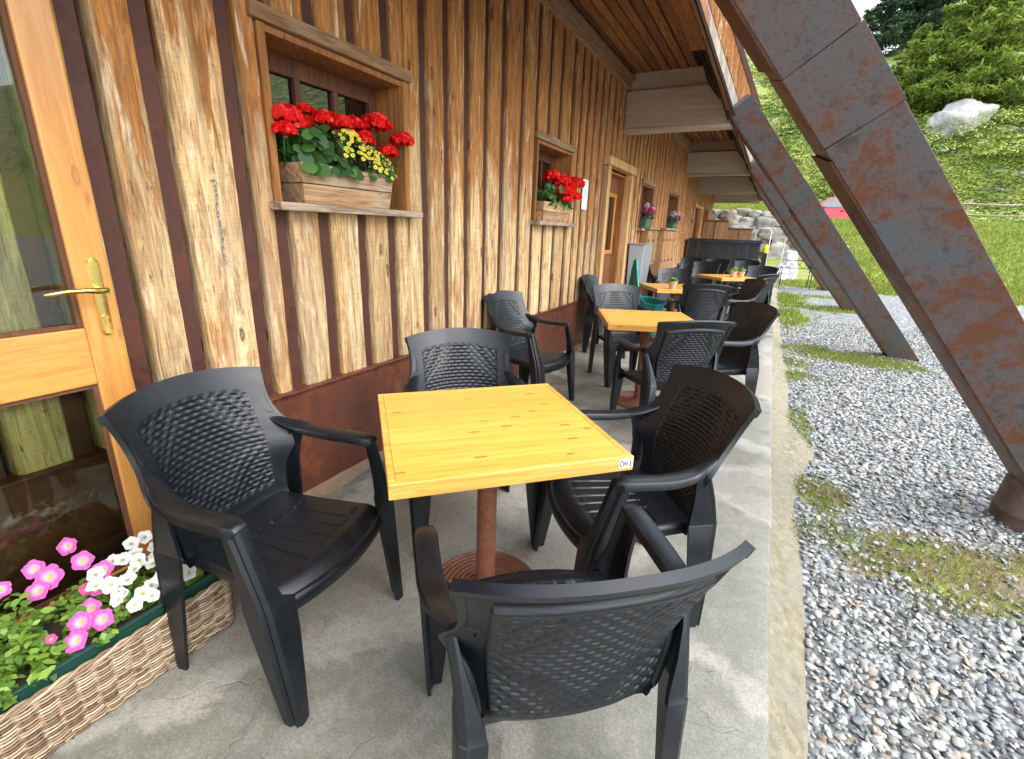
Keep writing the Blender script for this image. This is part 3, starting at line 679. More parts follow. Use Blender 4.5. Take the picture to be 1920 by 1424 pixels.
# glazed door leaf folded back flat against the boards
mb = MB(); X0, X1 = -1.975, -1.925
mb.box((X0,.70,.06),(X1,.80,2.45),.31); mb.box((X0,-.22,.06),(X1,-.12,2.45),.77)
dleaf = mb.build('glazed_door', M['doorwood'], bld, bevel=.006); dleaf['label'] = 'open honey coloured glazed door folded back against the boards'
for za, zb, r_ in ((.875,1.065,.15),(.06,.165,.5),(2.35,2.45,.9)):
    mb = MB(); mb.box((X0+.001,-.12,za),(X1-.002,.70,zb),r_); mb.build('rail', M['doorrail'], dleaf, bevel=.004)
mb = MB(); mb.box((-1.955,-.115,.168),(-1.949,.695,.872)); mb.box((-1.955,-.115,1.068),(-1.949,.695,2.347)); mb.build('pane', M['doorglass'], dleaf)
mb = MB()
for a, b in ((.167,.873),(1.067,2.348)):
    mb.box((-1.948,.686,a),(-1.937,.699,b)); mb.box((-1.948,-.119,a),(-1.937,-.106,b)); mb.box((-1.948,-.106,a),(-1.937,.686,a+.012)); mb.box((-1.948,-.106,b-.012),(-1.937,.686,b))
mb.build('glazing_bead', M['frame'], dleaf)
mb = MB(); hy = .757; rings = []
for z, w in ((1.035,.008),(1.042,.016),(1.055,.019),(1.265,.019),(1.278,.015),(1.284,.007)):
    rings.append([(X1,hy-w,z),(X1+.007,hy-w*.8,z),(X1+.009,hy,z),(X1+.007,hy+w*.8,z),(X1,hy+w,z)])
mb.loft(rings); mb.build('handle_plate', M['brass'], dleaf, smooth=50)
mb = MB(); mb.tube([(X1+.004,hy,1.185),(X1+.045,hy,1.185)], .010, 14); mb.tube([(X1+.040,hy+.008,1.185),(X1+.049,hy-.012,1.186),(X1+.052,hy-.05,1.190),(X1+.050,hy-.10,1.190),(X1+.044,hy-.135,1.186),(X1+.036,hy-.148,1.184)], [.010,.011,.009,.008,.0075,.005], 14)
mb.build('handle', M['brass'], dleaf, smooth=60)
mb = MB(); mb.lathe([(.0001,0),(.0085,0),(.0085,.004),(.0001,.004)], (0,0,0), 20)
mb.v = [(X1+.0085+z, hy+x, 1.095+y) for x, y, z in mb.v]; mb.box((X1+.009,hy-.004,1.068),(X1+.0115,hy+.004,1.09)); mb.build('lock', M['brass'], dleaf, smooth=40)

mb = MB(); rings = []
for yv in np.linspace(-3.9, 12.4, 330):
    w = .045+.035*fbm(float(yv), 1., 2.2, 3, 4.); rings.append([(-1.99, yv, .05+.02*fbm(float(yv), 5., 3., 2, 1.)), (-1.975, yv, .028), (-1.975+w*.5, yv, .012), (-1.975+w, yv, .0015), (-1.975+w, yv, -.01)])
mb.loft(rings, caps=False, closed=False, rnd=.8); tag(mb.build('wall_base_mortar', M['mortar'], smooth=60), kind='structure')
# ceiling boards, eave plate, steep roof, rafters, beams, legs
mb = MB(); xx = -2.02
for k in range(8):
    w = .108; mb.box((xx, -4, 3.38+.006*(k % 2)), (xx+w-.020, 22, 3.415), rng.random()); xx += w
mb.build('ceiling', M['ceiling'], bld, bevel=.002)
mb = MB(); mb.box((-2.5,-4,3.43),(-1.1,22,3.45)); mb.build('ceiling_backing', M['dark'], bld)
mb = MB(); mb.box((-1.14,-4,3.33),(-.985,6.2,3.62)); mb.build('eave_plate', M['ceiling'], bld, bevel=.004)
rd = Vector((-.426,0,.905)); rn = Vector((.905,0,.426))          # up the rafter / outward normal
K = Vector((-.72,0,2.76))
mb = MB()
for k in range(26):
    p = K + rd*(.02+k*.16) + rn*.03; q = p + rd*.152; t = rn*.022
    mb.hexa([(p.x,-4,p.z),((p+t).x,-4,(p+t).z),((p+t).x,22.2,(p+t).z),(p.x,22.2,p.z),(q.x,-4,q.z),((q+t).x,-4,(q+t).z),((q+t).x,22.2,(q+t).z),(q.x,22.2,q.z)])
mb.build('roof_boards', M['ceiling'], bld)
mb = MB(); p = K + rn*.06; q = p + rd*4.2; t = rn*.02
mb.hexa([(p.x,-4,p.z),((p+t).x,-4,(p+t).z),((p+t).x,22.2,(p+t).z),(p.x,22.2,p.z),(q.x,-4,q.z),((q+t).x,-4,(q+t).z),((q+t).x,22.2,(q+t).z),(q.x,22.2,q.z)])
mb.box((-3.5,-4,6.5),(-2.2,22.2,6.55)); mb.box((-4.5,-4,3.5),(-2.55,22.2,3.55)); mb.box((-4.5,-4,0),(-4.4,22.2,6.5)); 
mb.build('roof', M['roofmetal'], bld)
mb = MB(); mb.loft([[(x, yy, z) for x, z in ((-4.4,2.76),(-.70,2.76),(-2.28,6.2),(-4.4,6.2))] for yy in (22.0, 22.05)]); mb.build('gable', M['cabinet'], bld)
LEGY = [-1.7, 3.42, 8.10, 13.15, 18.2]; BEAMY = [-3.0, 1.95, 6.88, 12.05, 17.05, 21.6]
def legpt(side, z, Y0, back=0.):
    x = (1.612 if side == 0 else 1.955) - (.832 if side == 0 else .826)*z; y = Y0 - .475*z
    return (x-.36*back, y+back, z+.30*back)
for li, Y0 in enumerate(LEGY):
    T = .17
    def seg(zl0, zl1, mb, grow=0., T=T):
        # joint lines run square to the leg: right end sits higher by .15
        pts = []
        for zl in (zl0, zl1):
            for side, b in ((0, 0), (1, 0), (1, T), (0, T)):
                z = zl + (.155 if side else 0)
                x, yy, zz = legpt(side, z, Y0, b); x += (grow if side else -grow*.3); yy -= grow if b == 0 else 0
                pts.append((x, yy, zz))
        return mb.hexa(pts)
    mb = MB(); seg(-.35 if li != 1 else .12, 1.785, mb); 
    lg = mb.build('support_leg', M['legsteel'], bld, bevel=.004)
    lg['label'] = 'rusty steel leg slanting down from the roof to the gravel'
    mb = MB(); seg(1.7865, 1.945, mb, .003) if li != 1 else seg(1.7865, 2.03, mb, .005); mb.build('joint_plate', M['legsteel'], lg, bevel=.002)
    mb = MB(); seg(1.9465 if li != 1 else 2.0315, 2.82, mb); mb.build('upper_leg', M['legsteel'], lg, bevel=.004)
    mb = MB()
    for (a, b) in ((.06 if li == 1 else -.3, 1.74), (2.06, 2.8)):           # inner flange standing proud
        pts = []
        for zl in (a, b):
            for dx, bk in ((-.014, -.003), (-.002, -.003), (-.002, T+.02), (-.014, T+.02)):
                x, yy, zz = legpt(0, zl, Y0, bk); pts.append((x+dx, yy, zz))
        mb.hexa(pts)
    mb.build('flange', M['legflange'], lg, bevel=.001)
    if li == 1:
        mb = MB(); c = (1.60, 3.52, -.2); mb.lathe([(.001,0),(.205,0),(.205,.02),(.195,.03),(.185,.16),(.192,.17),(.192,.185),(.184,.195),(.172,.34),(.150,.40),(.001,.40)], c, 40)
        mb.build('footing', M['concrete'], lg, smooth=40)
for yb in BEAMY:
    mb = MB(); xw = -2.02 if yb < 12.5 else -2.42
    def prism(poly, y0, y1):
        n = len(poly); mb.loft([[(x, y0, z) for x, z in poly], [(x, y1, z) for x, z in poly]])
    prism([(xw,2.735),(-.70,2.735),(-.72,2.83),(-1.02,3.17),(xw,3.17)], yb, yb+.16)
    prism([(xw,2.69),(-.68,2.69),(-.70,2.732),(xw,2.732)], yb-.018, yb+.178)
    prism([(xw,3.173),(-1.03,3.173),(-1.12,3.39),(xw,3.39)], yb+.05, yb+.11)
    b = mb.build('tie_beam', M['beam'], bld, bevel=.003)
    mb = MB()
    def slab(o0, o1, s0, s1, y0, y1, r=None):
        p = [K+rn*o0+rd*s0, K+rn*o1+rd*s0, K+rn*o1+rd*s1, K+rn*o0+rd*s1]; mb.loft([[(v.x, y0, v.z) for v in p], [(v.x, y1, v.z) for v in p]], rnd=r)
    slab(.0,.150,.08,3.6,yb-.012,yb+.018,.22)
    rf = mb.build('rafter', M['plank'], bld, bevel=.003)
    mb = MB(); slab(.154,.292,.08,3.6,yb-.016,yb+.018,.81); mb.build('cladding_board', M['board'], rf, bevel=.003)
    mb = MB(); slab(-.018,-.002,.0,3.6,yb-.01,yb+.17); slab(.296,.35,.0,3.6,yb-.022,yb+.16); slab(.0,.292,.0,3.6,yb+.02,yb+.15); mb.build('rafter_steel', M['legflange'], rf, bevel=.002)

# ============================================================ CHAIRS
def grid_mesh(mb, fn, nu, nv, flip=False, rnd=.5):
    V = [fn(i/nu, j/nv) for j in range(nv+1) for i in range(nu+1)]
    Fc = []
    for j in range(nv):
        for i in range(nu):
            a = j*(nu+1)+i; q = (a, a+1, a+nu+2, a+nu+1); Fc.append(q[::-1] if flip else q)
    return mb.add(V, Fc, rnd)
def interp(xs, ys, x):
    return float(np.interp(x, xs, ys))
def sm(a, b, x):
    t = min(1, max(0, (x-a)/(b-a))); return t*t*(3-2*t)
VV = [0,.15,.3,.42,.5,.56,.63,.72,.85,1.]
WW = [.210,.214,.226,.250,.278,.280,.262,.250,.253,.270]
def smooth_w(v):
    s = 0; w = 0
    for d in (-.05,-.025,0,.025,.05): s += interp(VV, WW, min(1, max(0, v+d))); w += 1
    return s/w
def back_pt(u, v):
    """u -1..1 across, v 0..1 up the backrest: point on its front face"""
    w = smooth_w(v); zt = .888+.026*(1-u*u)
    z = .385 + v*(zt-.385)
    xc = -.280 - .105*v - .070*v*v
    cur = .035 + .045*v + .060*math.exp(-((v-.5)/.17)**2)
    x = xc + cur*abs(u)**2.3
    if v < .10: x += .018*(1-v/.10)**2
    return Vector((x, u*w, z))
def back_n(u, v):
    e = .01; a = back_pt(min(1,u+e), v)-back_pt(max(-1,u-e), v); b = back_pt(u, min(1,v+e))-back_pt(u, max(0,v-e))
    return a.cross(b).normalized()
NC, NR = 21, 23                                # weave columns and rows
def weave(u, v):
    """(height of the weave, is panel)"""
    hw = (.172+.028*v)/smooth_w(v)
    top = .865 - .035*u*u; bot = .13 + .03*u*u
    if abs(u) > hw or v > top or v < bot: return 0, 0
    e = min((hw-abs(u))/.03, (top-v)/.016, (v-bot)/.016, 1)
    cu = (u+hw)/(2*hw)*NC; rv = (v-bot)/(top-bot)*NR; r = int(rv); fr = rv-r
    s = math.sin(math.pi*cu + math.pi*(r % 2)); pr = max(0, 1-(2*fr-1)**6); s = math.tanh(2.6*s)
    return (pr*(.62+.38*s)-.9*(1-pr))*e, e
def chair_backrest():
    mb = MB(); nu, nv = 158, 156
    def front(a, b):
        u = 2*a-1; p = back_pt(u, b); n = back_n(u, b); w, e = weave(u, b)
        return p + n*(w*.0029 - .0034*e)
    def rear(a, b):
        u = 2*a-1; p = back_pt(u, b); n = back_n(u, b); w, e = weave(-u if False else u, b)
        lip = .016*sm(.945, .965, b)*1 + .012*sm(.94, .965, abs(u))
        hw = (.172+.028*b)/smooth_w(b); top = .865-.035*u*u; bot = .13+.03*u*u
        rim = sm(0, .016, min((hw+.05-abs(u))*.6, b-bot+.035, top+.03-b))
        th = .004 + min(.018, lip) + (.013*rim) - .003*e - .0028*(-w)*0
        ww = w
        return p - n*(th + ww*.0040)
    grid_mesh(mb, front, nu, nv); grid_mesh(mb, rear, nu, nv, True)
    # rim closing the two faces
    def edge(get):
        n = len(get); V = []; Fc = []
        for (a, b) in get: V += [front(a, b), rear(a, b)]
        for i in range(n-1): Fc.append((2*i, 2*i+1, 2*i+3, 2*i+2))
        mb.add(V, Fc, .5)
    edge([(i/nu, 1) for i in range(nu, -1, -1)]); edge([(i/nu, 0) for i in range(nu+1)])
    edge([(0, j/nv) for j in range(nv, -1, -1)]); edge([(1, j/nv) for j in range(nv+1)])
    return mb
def chair_seat():
    mb = MB(); nx, ny = 60, 92
    def halfw(x): return interp([-.27,-.1,.06,.13,.17,.185], [.205,.222,.248,.262,.262,.255], x)
    def P(a, b):
        x0 = -.262 + .418*b; yy = (2*a-1); y = yy*halfw(x0)
        z = .426 - .012*math.cos(yy*math.pi/2)*math.cos((b-.5)*math.pi) - .004*yy*yy
        fx = .052*(1-yy*yy); x = x0 + fx*sm(.6, 1, b)
        z -= .042*sm(.80, 1.0, b)**1.7 + .012*sm(.93, 1, abs(yy))
        # slots
        ex = .062 + .012*(1-yy*yy); bx = -.13-.01*(1-yy*yy)
        if abs(yy) < .80 and bx-.006 < x0 < ex+.006:
            k = abs(((yy/.80)*3.5+3.5) - round((yy/.80)*3.5+3.5))*.80/3.5*.23
            if 0 < round((yy/.80)*3.5+3.5) < 7 and k < .0030: z -= .0045
            if abs(x0-ex) < .004 or abs(x0-bx) < .004: z -= .0035
        return (x, y, z)
    grid_mesh(mb, P, ny, nx)
    # skirt all round and underside
    ring = [P(a/ny, 0) for a in range(ny, -1, -1)] + [P(0, b/nx) for b in range(1, nx+1)] + [P(a/ny, 1) for a in range(1, ny+1)] + [P(1, b/nx) for b in range(nx-1, 0, -1)]
    r1 = [(x*.985-.001, y*.985, z-.022) for x, y, z in ring]; r2 = [(x*.965-.003, y*.965, z-.034) for x, y, z in ring]; r3 = [(x*.93, y*.93, z-.020) for x, y, z in ring]
    mb.loft([ring, r1, r2, r3], caps=False)
    mb.add([P(a/8, b/8) for b in range(9) for a in range(9)] and [(x*.94, y*.94, .395) for b in range(5) for a in range(5) for x, y, z in [P(a/4, b/4)]],
           [(j*5+i, (j+1)*5+i, (j+1)*5+i+1, j*5+i+1) for j in range(4) for i in range(4)], .5)
    return mb
def chair_arm(s):
    mb = MB()
    # centre, half width vector, thickness
    st = []
    for v, uu, hw, th in ((.80,.93,.010,.0016),(.74,.92,.016,.0025),(.68,.905,.021,.0035),(.63,.90,.025,.006)):
        p = back_pt(s*uu, v); q = back_n(s*uu, v); tg = (back_pt(s*(uu+.03), v)-back_pt(s*(uu-.03), v)).normalized()*(1 if True else 1)
        if tg.y*s < 0: tg = -tg
        st.append((p-q*(th*.80), tg*hw, th))
    st.append((Vector((-.228,s*.262,.676)), Vector((.006,s*.033,.004)), .009))
    st.append((Vector((-.175,s*.279,.660)), Vector((.002,s*.031,.0)), .013))
    st.append((Vector((-.090,s*.291,.653)), Vector((0,s*.031,0)), .015))
    st.append((Vector((0,s*.293,.656)), Vector((0,s*.031,0)), .015))
    st.append((Vector((.062,s*.293,.657)), Vector((0,s*.030,0)), .016))
    st.append((Vector((.088,s*.292,.653)), Vector((0,s*.024,0)), .016))
    st.append((Vector((.096,s*.292,.648)), Vector((0,s*.022,0)), .012))
    pts = [q[0] for q in st]; rings = []
    for i, (c, w, t) in enumerate(st):
        d = (pts[min(i+1, len(pts)-1)]-pts[max(i-1, 0)]).normalized(); up = d.cross(w).normalized()
        if up.z < 0: up = -up
        r = []
        for a, b in ((-1,-1),(-1,.35),(-.86,.8),(-.5,1.0),(0,1.07),(.5,1.0),(.86,.8),(1,.35),(1,-1),(.84,-1),(.80,.2),(-.80,.2),(-.84,-1)): r.append(c+w*a+up*t*b)
        rings.append(r if s > 0 else r[::-1])
    # densify by interpolation
    out = []
    for i in range(len(rings)-1):
        p0 = rings[max(i-1, 0)]; p1 = rings[i]; p2 = rings[i+1]; p3 = rings[min(i+2, len(rings)-1)]
        for k in range(4):
            t = k/4; out.append([.5*((2*b)+(c-a)*t+(2*a-5*b+4*c-d)*t*t+(-a+3*b-3*c+d)*t**3) for a, b, c, d in zip(p0, p1, p2, p3)])
    out.append(rings[-1]); return mb.loft(out, rnd=.5)
def chair_front_leg(s):
    mb = MB(); rings = []
    Z = [.664,.60,.50,.43,.405,.30,.18,.06,0]
    for z in Z:
        xf = interp([0,.42,.664], [.205,.170,.097], z); xb = interp([0,.2,.40,.45,.664], [.150,.112,.078,.085,.046], z)
        yo = interp([0,.42,.664], [.296,.313,.316], z); yi = interp([0,.2,.40,.44,.664], [.247,.225,.205,.262,.270], z); t = .011; tx = .013
        pts = [(xb,yo-.002),(xf-.030,yo),(xf-.023,yo-.010),(xf-.010,yo-.006),(xf,yo-.016),(xf+.001,(yo+yi)/2),(xf-.004,yi),(xf-tx-.004,yi+.001),(xf-tx-.004,yo-t-.014),(xf-.034,yo-t-.003),(xb,yo-t-.002)]
        r = [Vector((a, s*b, z)) for a, b in pts]; rings.append(r[::-1] if s > 0 else r)
    return mb.loft(rings[::-1] if False else rings, rnd=.5)
def chair_rear_leg(s):
    mb = MB(); rings = []
    for z, g in ((.655,0),(.60,0),(.54,0),(.47,0),(.444,0),(.441,.0018),(.30,.002),(.15,.002),(0,.002)):
        xb = interp([0,.2,.45,.56,.655], [-.335,-.340,-.335,-.305,-.262], z)-g; xf = interp([0,.25,.45,.56,.655], [-.280,-.244,-.218,-.222,-.205], z)+g
        yo = interp([0,.45,.56,.655], [.266,.256,.262,.276], z)+g; yi = interp([0,.42,.50,.56,.655], [.222,.196,.205,.232,.252], z)-g; t = .013
        pts = [(xf,yo-.002),(xf,yo-t),(xb+t+.01,yo-t-.003),(xb+t,yi),(xb,yi),(xb,yo-.018),(xb+.010,yo-.004),(xb+.020,yo-.008),(xb+.028,yo)]
        r = [Vector((a, s*b, z)) for a, b in pts]; rings.append(r if s > 0 else r[::-1])
    return mb.loft(rings, rnd=.5)
def make_chair():
    c = empty('armchair')
    chair_seat().build('seat', M['plastic'], c, smooth=40)
    chair_backrest().build('backrest', M['plastic'], c, smooth=62)
    for s in (1, -1):
        chair_arm(s).build('armrest', M['plastic'], c, smooth=40)
        chair_front_leg(s).build('leg', M['plastic'], c, smooth=32); chair_rear_leg(s).build('leg', M['plastic'], c, smooth=32)
    return c
chair0 = make_chair(); chair_used = False
G_CH = 'black plastic armchairs around the terrace tables'
def place_chair(x, y, deg, label):
    global chair_used
    c = chair0 if not chair_used else copy_tree(chair0); chair_used = True
    c.location = (x, y, .0015); c.rotation_euler = (0, 0, R(deg)); tag(c, label, 'chair', G_CH)
CH = [(-1.23,.885,9,'black woven-back armchair in front of the glazed door, next to the flower basket'),
 (-1.08,1.72,-47,'black woven-back armchair at the wall-side far corner of the nearest yellow table'),
 (-.42,1.64,218,'black armchair on the gravel side of the nearest yellow table, turned to face the wall'),
 (-.40,.975,131,'nearest black armchair, seen from behind in the bottom foreground'),
 (-1.545,3.50,-6,'black armchair standing alone with its back to the wall below the second flower window'),
 (-1.09,4.60,-48,'black armchair on the far side of the second yellow table, facing the camera'),
 (-.58,3.54,128,'black armchair at the near side of the second table, its woven back turned this way'),
 (-.34,4.09,216,'black armchair on the gravel side of the second yellow table, facing the wall'),
 (-1.53,5.72,2,'black armchair against the wall beside the door, mostly hidden by another chair'),
 (-.71,6.18,112,'black armchair at the near side of the small third table, its back to the camera'),
 (-1.19,7.69,-72,'black armchair behind the small third table with the potted plant, facing the camera'),
 (-.45,6.81,208,'dark armchair on the gravel side between the third and the fourth table'),
 (-.30,8.45,150,'black armchair at the gravel side near corner of the fourth table, leaning back outwards'),
 (-.18,10.07,-104,'bluish black armchair beyond the fourth table next to the two clay pots'),
 (-1.20,10.50,-99,'black armchair behind the left half of the fourth table, facing the camera'),
 (-1.55,9.35,-8,'dark armchair at the wall side of the fourth table, seen side-on'),
 (-1.72,12.3,-95,'black armchair near the wall in front of the black counter'),
 (-.50,12.08,-99,'black armchair in the back row before the right half of the counter'),
 (-1.15,12.2,-101,'black armchair in the back row before the middle of the counter, only its top showing'),
 (-.42,14.0,80,'farthest black armchair, tucked up to the right end of the counter')]
for c_ in CH: place_chair(*c_)

# ============================================================ TABLES
def wood_table(x, y, deg, label, sticker=False):
    t = empty('pedestal_table', (x, y, 0), R(deg), label=label, cat='table', group='yellow pine pedestal tables on the terrace')
    h = .377; z0, z1 = .702, .750; e = .022
    mb = MB(); n = 6; 
    for k in range(n):
        a = -h+e+(2*h-2*e)*k/n; b = -h+e+(2*h-2*e)*(k+1)/n; mb.box((-h+e, a, z0+.012), (h-e, b, z1), rng.random())
    mb.build('tabletop', M['tabletop'], t)
    mb = MB(); mb.box((-h, -h, z0), (h, -h+e-.0008, z1+.0006), rng.random()); mb.build('edge_strip', M['tableedge'], t, bevel=.003)
    mb = MB(); mb.box((-h, h-e+.0008, z0), (h, h, z1+.0006), rng.random()); mb.build('edge_strip', M['tableedge'], t, bevel=.003)
    mb = MB(); mb.box((-h, -h+e, z0), (-h+e-.0008, h-e, z1+.0005), rng.random()); mb.build('edge_strip', M['tableedge'], t, bevel=.003)
    mb = MB(); mb.box((h-e+.0008, -h+e, z0), (h, h-e, z1+.0005), rng.random()); mb.build('edge_strip', M['tableedge'], t, bevel=.003)
    mb = MB(); mb.lathe([(.038,.03),(.038,.70)], (0,0,0), 32); mb.box((-.16,-.02,.694), (.16,.02,.7015)); mb.box((-.02,-.16,.693), (.02,.16,.7012)); mb.build('pole', M['pole'], t, smooth=40)
    mb = MB(); pr = [(.001,0),(.225,0),(.228,.006),(.226,.012)]
    for k in range(8): r = .214-k*.021; pr += [(r+.008,.020+k*.0008),(r,.024+k*.0008),(r-.006,.020+k*.0008),(r-.010,.014+k*.0008)]
    pr += [(.045,.026),(.042,.05),(.001,.05)]; mb.lathe(pr, (0,0,0), 56); mb.build('base', M['pole'], t, smooth=50)
    if sticker:
        mb = MB(); yf = -h-.0008; mb.box((h-.052, yf-.0006, z0+.012), (h-.004, yf, z1-.005)); s = mb.build('sticker', M['whitepaper'], t)
        mb = MB(); zc = z0+.0285
        def st(pts): mb.tube([(h-.052+px*.048, yf-.0014, z0+.012+pz*.031) for px, pz in pts], .0014, 6)
        st([(.10,.82),(.12,.22),(.22,.20),(.33,.34),(.35,.55),(.27,.74),(.10,.82)])
        st([(.44,.2),(.46,.78),(.58,.26),(.64,.82)])
        st([(.76,.6),(.83,.76),(.85,.22)]); st([(.78,.22),(.93,.24)])
        mb.build('lettering', M['ink'], s)
    return t
# the table's local -y side carries the sticker at its +x end
wood_table(-.805,1.388,45,'nearest square yellow pine table, with the white DN1 sticker on its corner',True)
wood_table(-.823,4.046,24,'second square yellow table from the camera, bare top, between two facing chairs')
wood_table(-1.077,6.812,31.5,'third yellow table, with one small light plant pot standing on it')
wood_table(-.61,9.39,40,'farthest yellow table, carrying two clay plant pots side by side')

# ============================================================ PLANTS
def flower(c, n, r, mat, parent, name='blossom', lobes=5, cup=.35):
    n = Vector(n).normalized(); a = n.orthogonal().normalized(); b = n.cross(a); mb = MB(); rad = []
    ph = rng.random()*6; NT_ = 30; V = []; Fc = []
    radii = (0,.12,.3,.62,.88,1)
    for i, t in enumerate(radii):
        for k in range(NT_):
            th = ph+2*math.pi*k/NT_; lob = 1-(.16*(.5+.5*math.cos(lobes*th-lobes*ph+math.pi)))*t*t + .03*math.sin(13*th)*t*t
            rr = r*t*lob; hh = r*(cup*(t**.6)-cup*.9*t*t*.5 + .07*math.sin(lobes*2*th)*t*t) - r*cup*.7*(1-t)**3
            V.append(Vector(c)+a*math.cos(th)*rr+b*math.sin(th)*rr+n*hh); rad.append(t)
    for i in range(len(radii)-1):
        for k in range(NT_): q = (k+1) % NT_; Fc.append((i*NT_+k, i*NT_+q, (i+1)*NT_+q, (i+1)*NT_+k))
    mb.add(V, Fc); mb.tube([Vector(c)-n*r*.1, Vector(c)-n*r*.9-Vector((0,0,r*.2))], [r*.16, r*.06], 6)
    rad += [.2]*(len(mb.v)-len(rad))
    return mb.build(name, mat, parent, smooth=180, rad=rad)
def stems(mb, base, tips, r=.0018):
    for p in tips:
        m = (Vector(base)+Vector(p))/2+Vector((rng.uniform(-.01,.01), rng.uniform(-.01,.01), .02)); mb.tube([base, m, p], r, 5)
def shoots(n_shoots, xr, yr, z0, hr, per=26, size=.013):
    P = []; N = []
    for _ in range(n_shoots):
        b = np.array([rng.uniform(*xr), rng.uniform(*yr), z0]); d = np.array([rng.gauss(0,.5), rng.gauss(0,.4), 1.0]); d /= np.linalg.norm(d); L = rng.uniform(*hr)
        for k in range(per):
            t = (k+rng.random())/per; th = k*2.4; p = b+d*L*t + np.array([0,0,-.5*L*t*t*abs(d[0])]); o = np.array([math.cos(th), math.sin(th), .35])
            P.append(p+o*size*.95); N.append(np.array([math.cos(th)*.4, math.sin(th)*.4, 1.]))
    return np.array(P), np.array(N)
# wicker basket in front of the glazed door
bk = empty('flower_basket', (-1.66,.17,0), label='long low wicker basket of pink and white petunias standing before the glazed door', cat='flower basket')
BX0, BX1, BY0, BY1, BZ = -.145, .145, -.62, .60, .205
mb = MB(); rows = 38; 
for k in range(rows):
    z = .007+k*(BZ-.012)/(rows-1); g = .008*k/rows; pts = []; 
    x0, x1, y0, y1 = BX0-g, BX1+g, BY0-g, BY1+g; step = .013; seq = []
    n = int((y1-y0)/step)
    seq += [(x1, y0+(y1-y0)*i/n, 'x') for i in range(n)]; m = int((x1-x0)/step); seq += [(x1-(x1-x0)*i/m, y1, 'y') for i in range(m)]
    seq += [(x0, y1-(y1-y0)*i/n, 'x') for i in range(n)]; seq += [(x0+(x1-x0)*i/m, y0, 'y') for i in range(m)]
    off = 0
    for i, (x, y, w) in enumerate(seq):
        s_a = .0055*math.sin(math.pi*(i/3.2+k)); sg = 1 if (x > 0 and w == 'x') or (y > 0 and w == 'y') else -1
        zz = z + .0025*mnoise.noise((i*.12, k*3., 0))
        pts.append((x+(s_a*sg if w == 'x' else 0), y+(s_a*sg if w == 'y' else 0), zz))
    # split each rod in lengths so colours vary
    i = 0
    while i < len(pts):
        L = rng.randint(12, 34); sub = pts[i:i+L+1]
        if i+L+1 > len(pts): sub = pts[i:]+[pts[0]]
        if len(sub) > 1: mb.tube(sub, .0031, 6, rnd=rng.random())
        i += L
for i in range(30):
    yv = BY0+(BY1-BY0)*(i+.5)/30
    for xv in (BX1+.002, BX0-.002): mb.tube([(xv-(.003 if xv > 0 else -.003), yv, 0), (xv+(.005 if xv > 0 else -.005), yv, BZ)], .0035, 6, rnd=rng.random()*.5)
for i in range(8):
    xv = BX0+(BX1-BX0)*(i+.5)/8
    for yv in (BY1+.002, BY0-.002): mb.tube([(xv, yv, 0), (xv, yv+(.008 if yv > 0 else -.008), BZ)], .0045, 6, rnd=rng.random()*.5)
rx0, rx1, ry0, ry1 = BX0-.01, BX1+.01, BY0-.01, BY1+.01
for q in range(3):                                                   # braided rim
    pts = []; per = [(rx1,ry0),(rx1,ry1),(rx0,ry1),(rx0,ry0),(rx1,ry0)]
    for (a, b), (c, d) in zip(per[:-1], per[1:]):
        n = int(math.hypot(c-a, d-b)/.012)
        for i in range(n):
            t = i/n; ph = len(pts)*.55+q*2.09; pts.append((a+(c-a)*t+.006*math.cos(ph), b+(d-b)*t+.006*math.cos(ph), BZ+.003+.006*math.sin(ph)))
    mb.tube(pts+[pts[0]], .0050, 6, rnd=.3+.25*q)
mb.build('basket', M['wicker'], bk, smooth=180)
mb = MB(); a, b, c, d = BX0+.014, BX1-.014, BY0+.014, BY1-.014
mb.box((a,c,.02),(a+.004,d,.235)); mb.box((b-.004,c,.02),(b,d,.235)); mb.box((a+.004,c,.02),(b-.004,c+.004,.235)); mb.box((a+.004,d-.004,.02),(b-.004,d,.235))
mb.box((a-.008,c-.008,.2355),(a+.006,d+.008,.243)); mb.box((b-.006,c-.008,.2355),(b+.008,d+.008,.243)); mb.box((a+.006,d-.006,.2355),(b-.006,d+.008,.243))
mb.build('liner', M['green'], bk, bevel=.002)
mb = MB(); mb.box((a+.006,c+.006,.05),(b-.006,d-.006,.215)); mb.build('soil', M['soil'], bk)
P, N = shoots(170, (-.12,.125), (-.60,.33), .21, (.05,.17), 26, .0125)
P2, N2 = shoots(45, (-.10,.10), (.28,.57), .21, (.04,.10), 18, .009)
k = P[:,2] > .2
foli = leaf_cloud('foliage', np.vstack([P, P2]), np.vstack([N, N2]), .0145, M['leaf'], bk, None, 'leaf', .55, .45)
def bkloc(x, y, z): return (x+1.66, y-.17, z)
for (x, y, z, r) in [(-1.84,.405,.37,.034),(-1.79,.42,.35,.045),(-1.78,.385,.33,.036),(-1.87,.50,.38,.034),(-1.78,.50,.36,.036),(-1.71,.52,.34,.034),(-1.66,.485,.32,.030),(-1.61,.44,.30,.034),(-1.585,.405,.29,.036),(-1.56,.445,.28,.036),(-1.545,.375,.27,.036),(-1.86,.33,.34,.030),(-1.75,.22,.33,.034),(-1.60,.12,.31,.036),(-1.70,-.05,.33,.034),(-1.58,-.2,.30,.036)]:
    flower(bkloc(x, y, z), (.75+rng.uniform(-.3,.3), -.55+rng.uniform(-.3,.3), .75), r*.88, M['petpink'], bk)
for (x, y, z, r) in [(-1.69,.465,.315,.020),(-1.57,.335,.30,.014),(-1.80,.28,.32,.02)]: flower(bkloc(x, y, z), (.8,-.5,.5), r, M['petdeep'], bk)
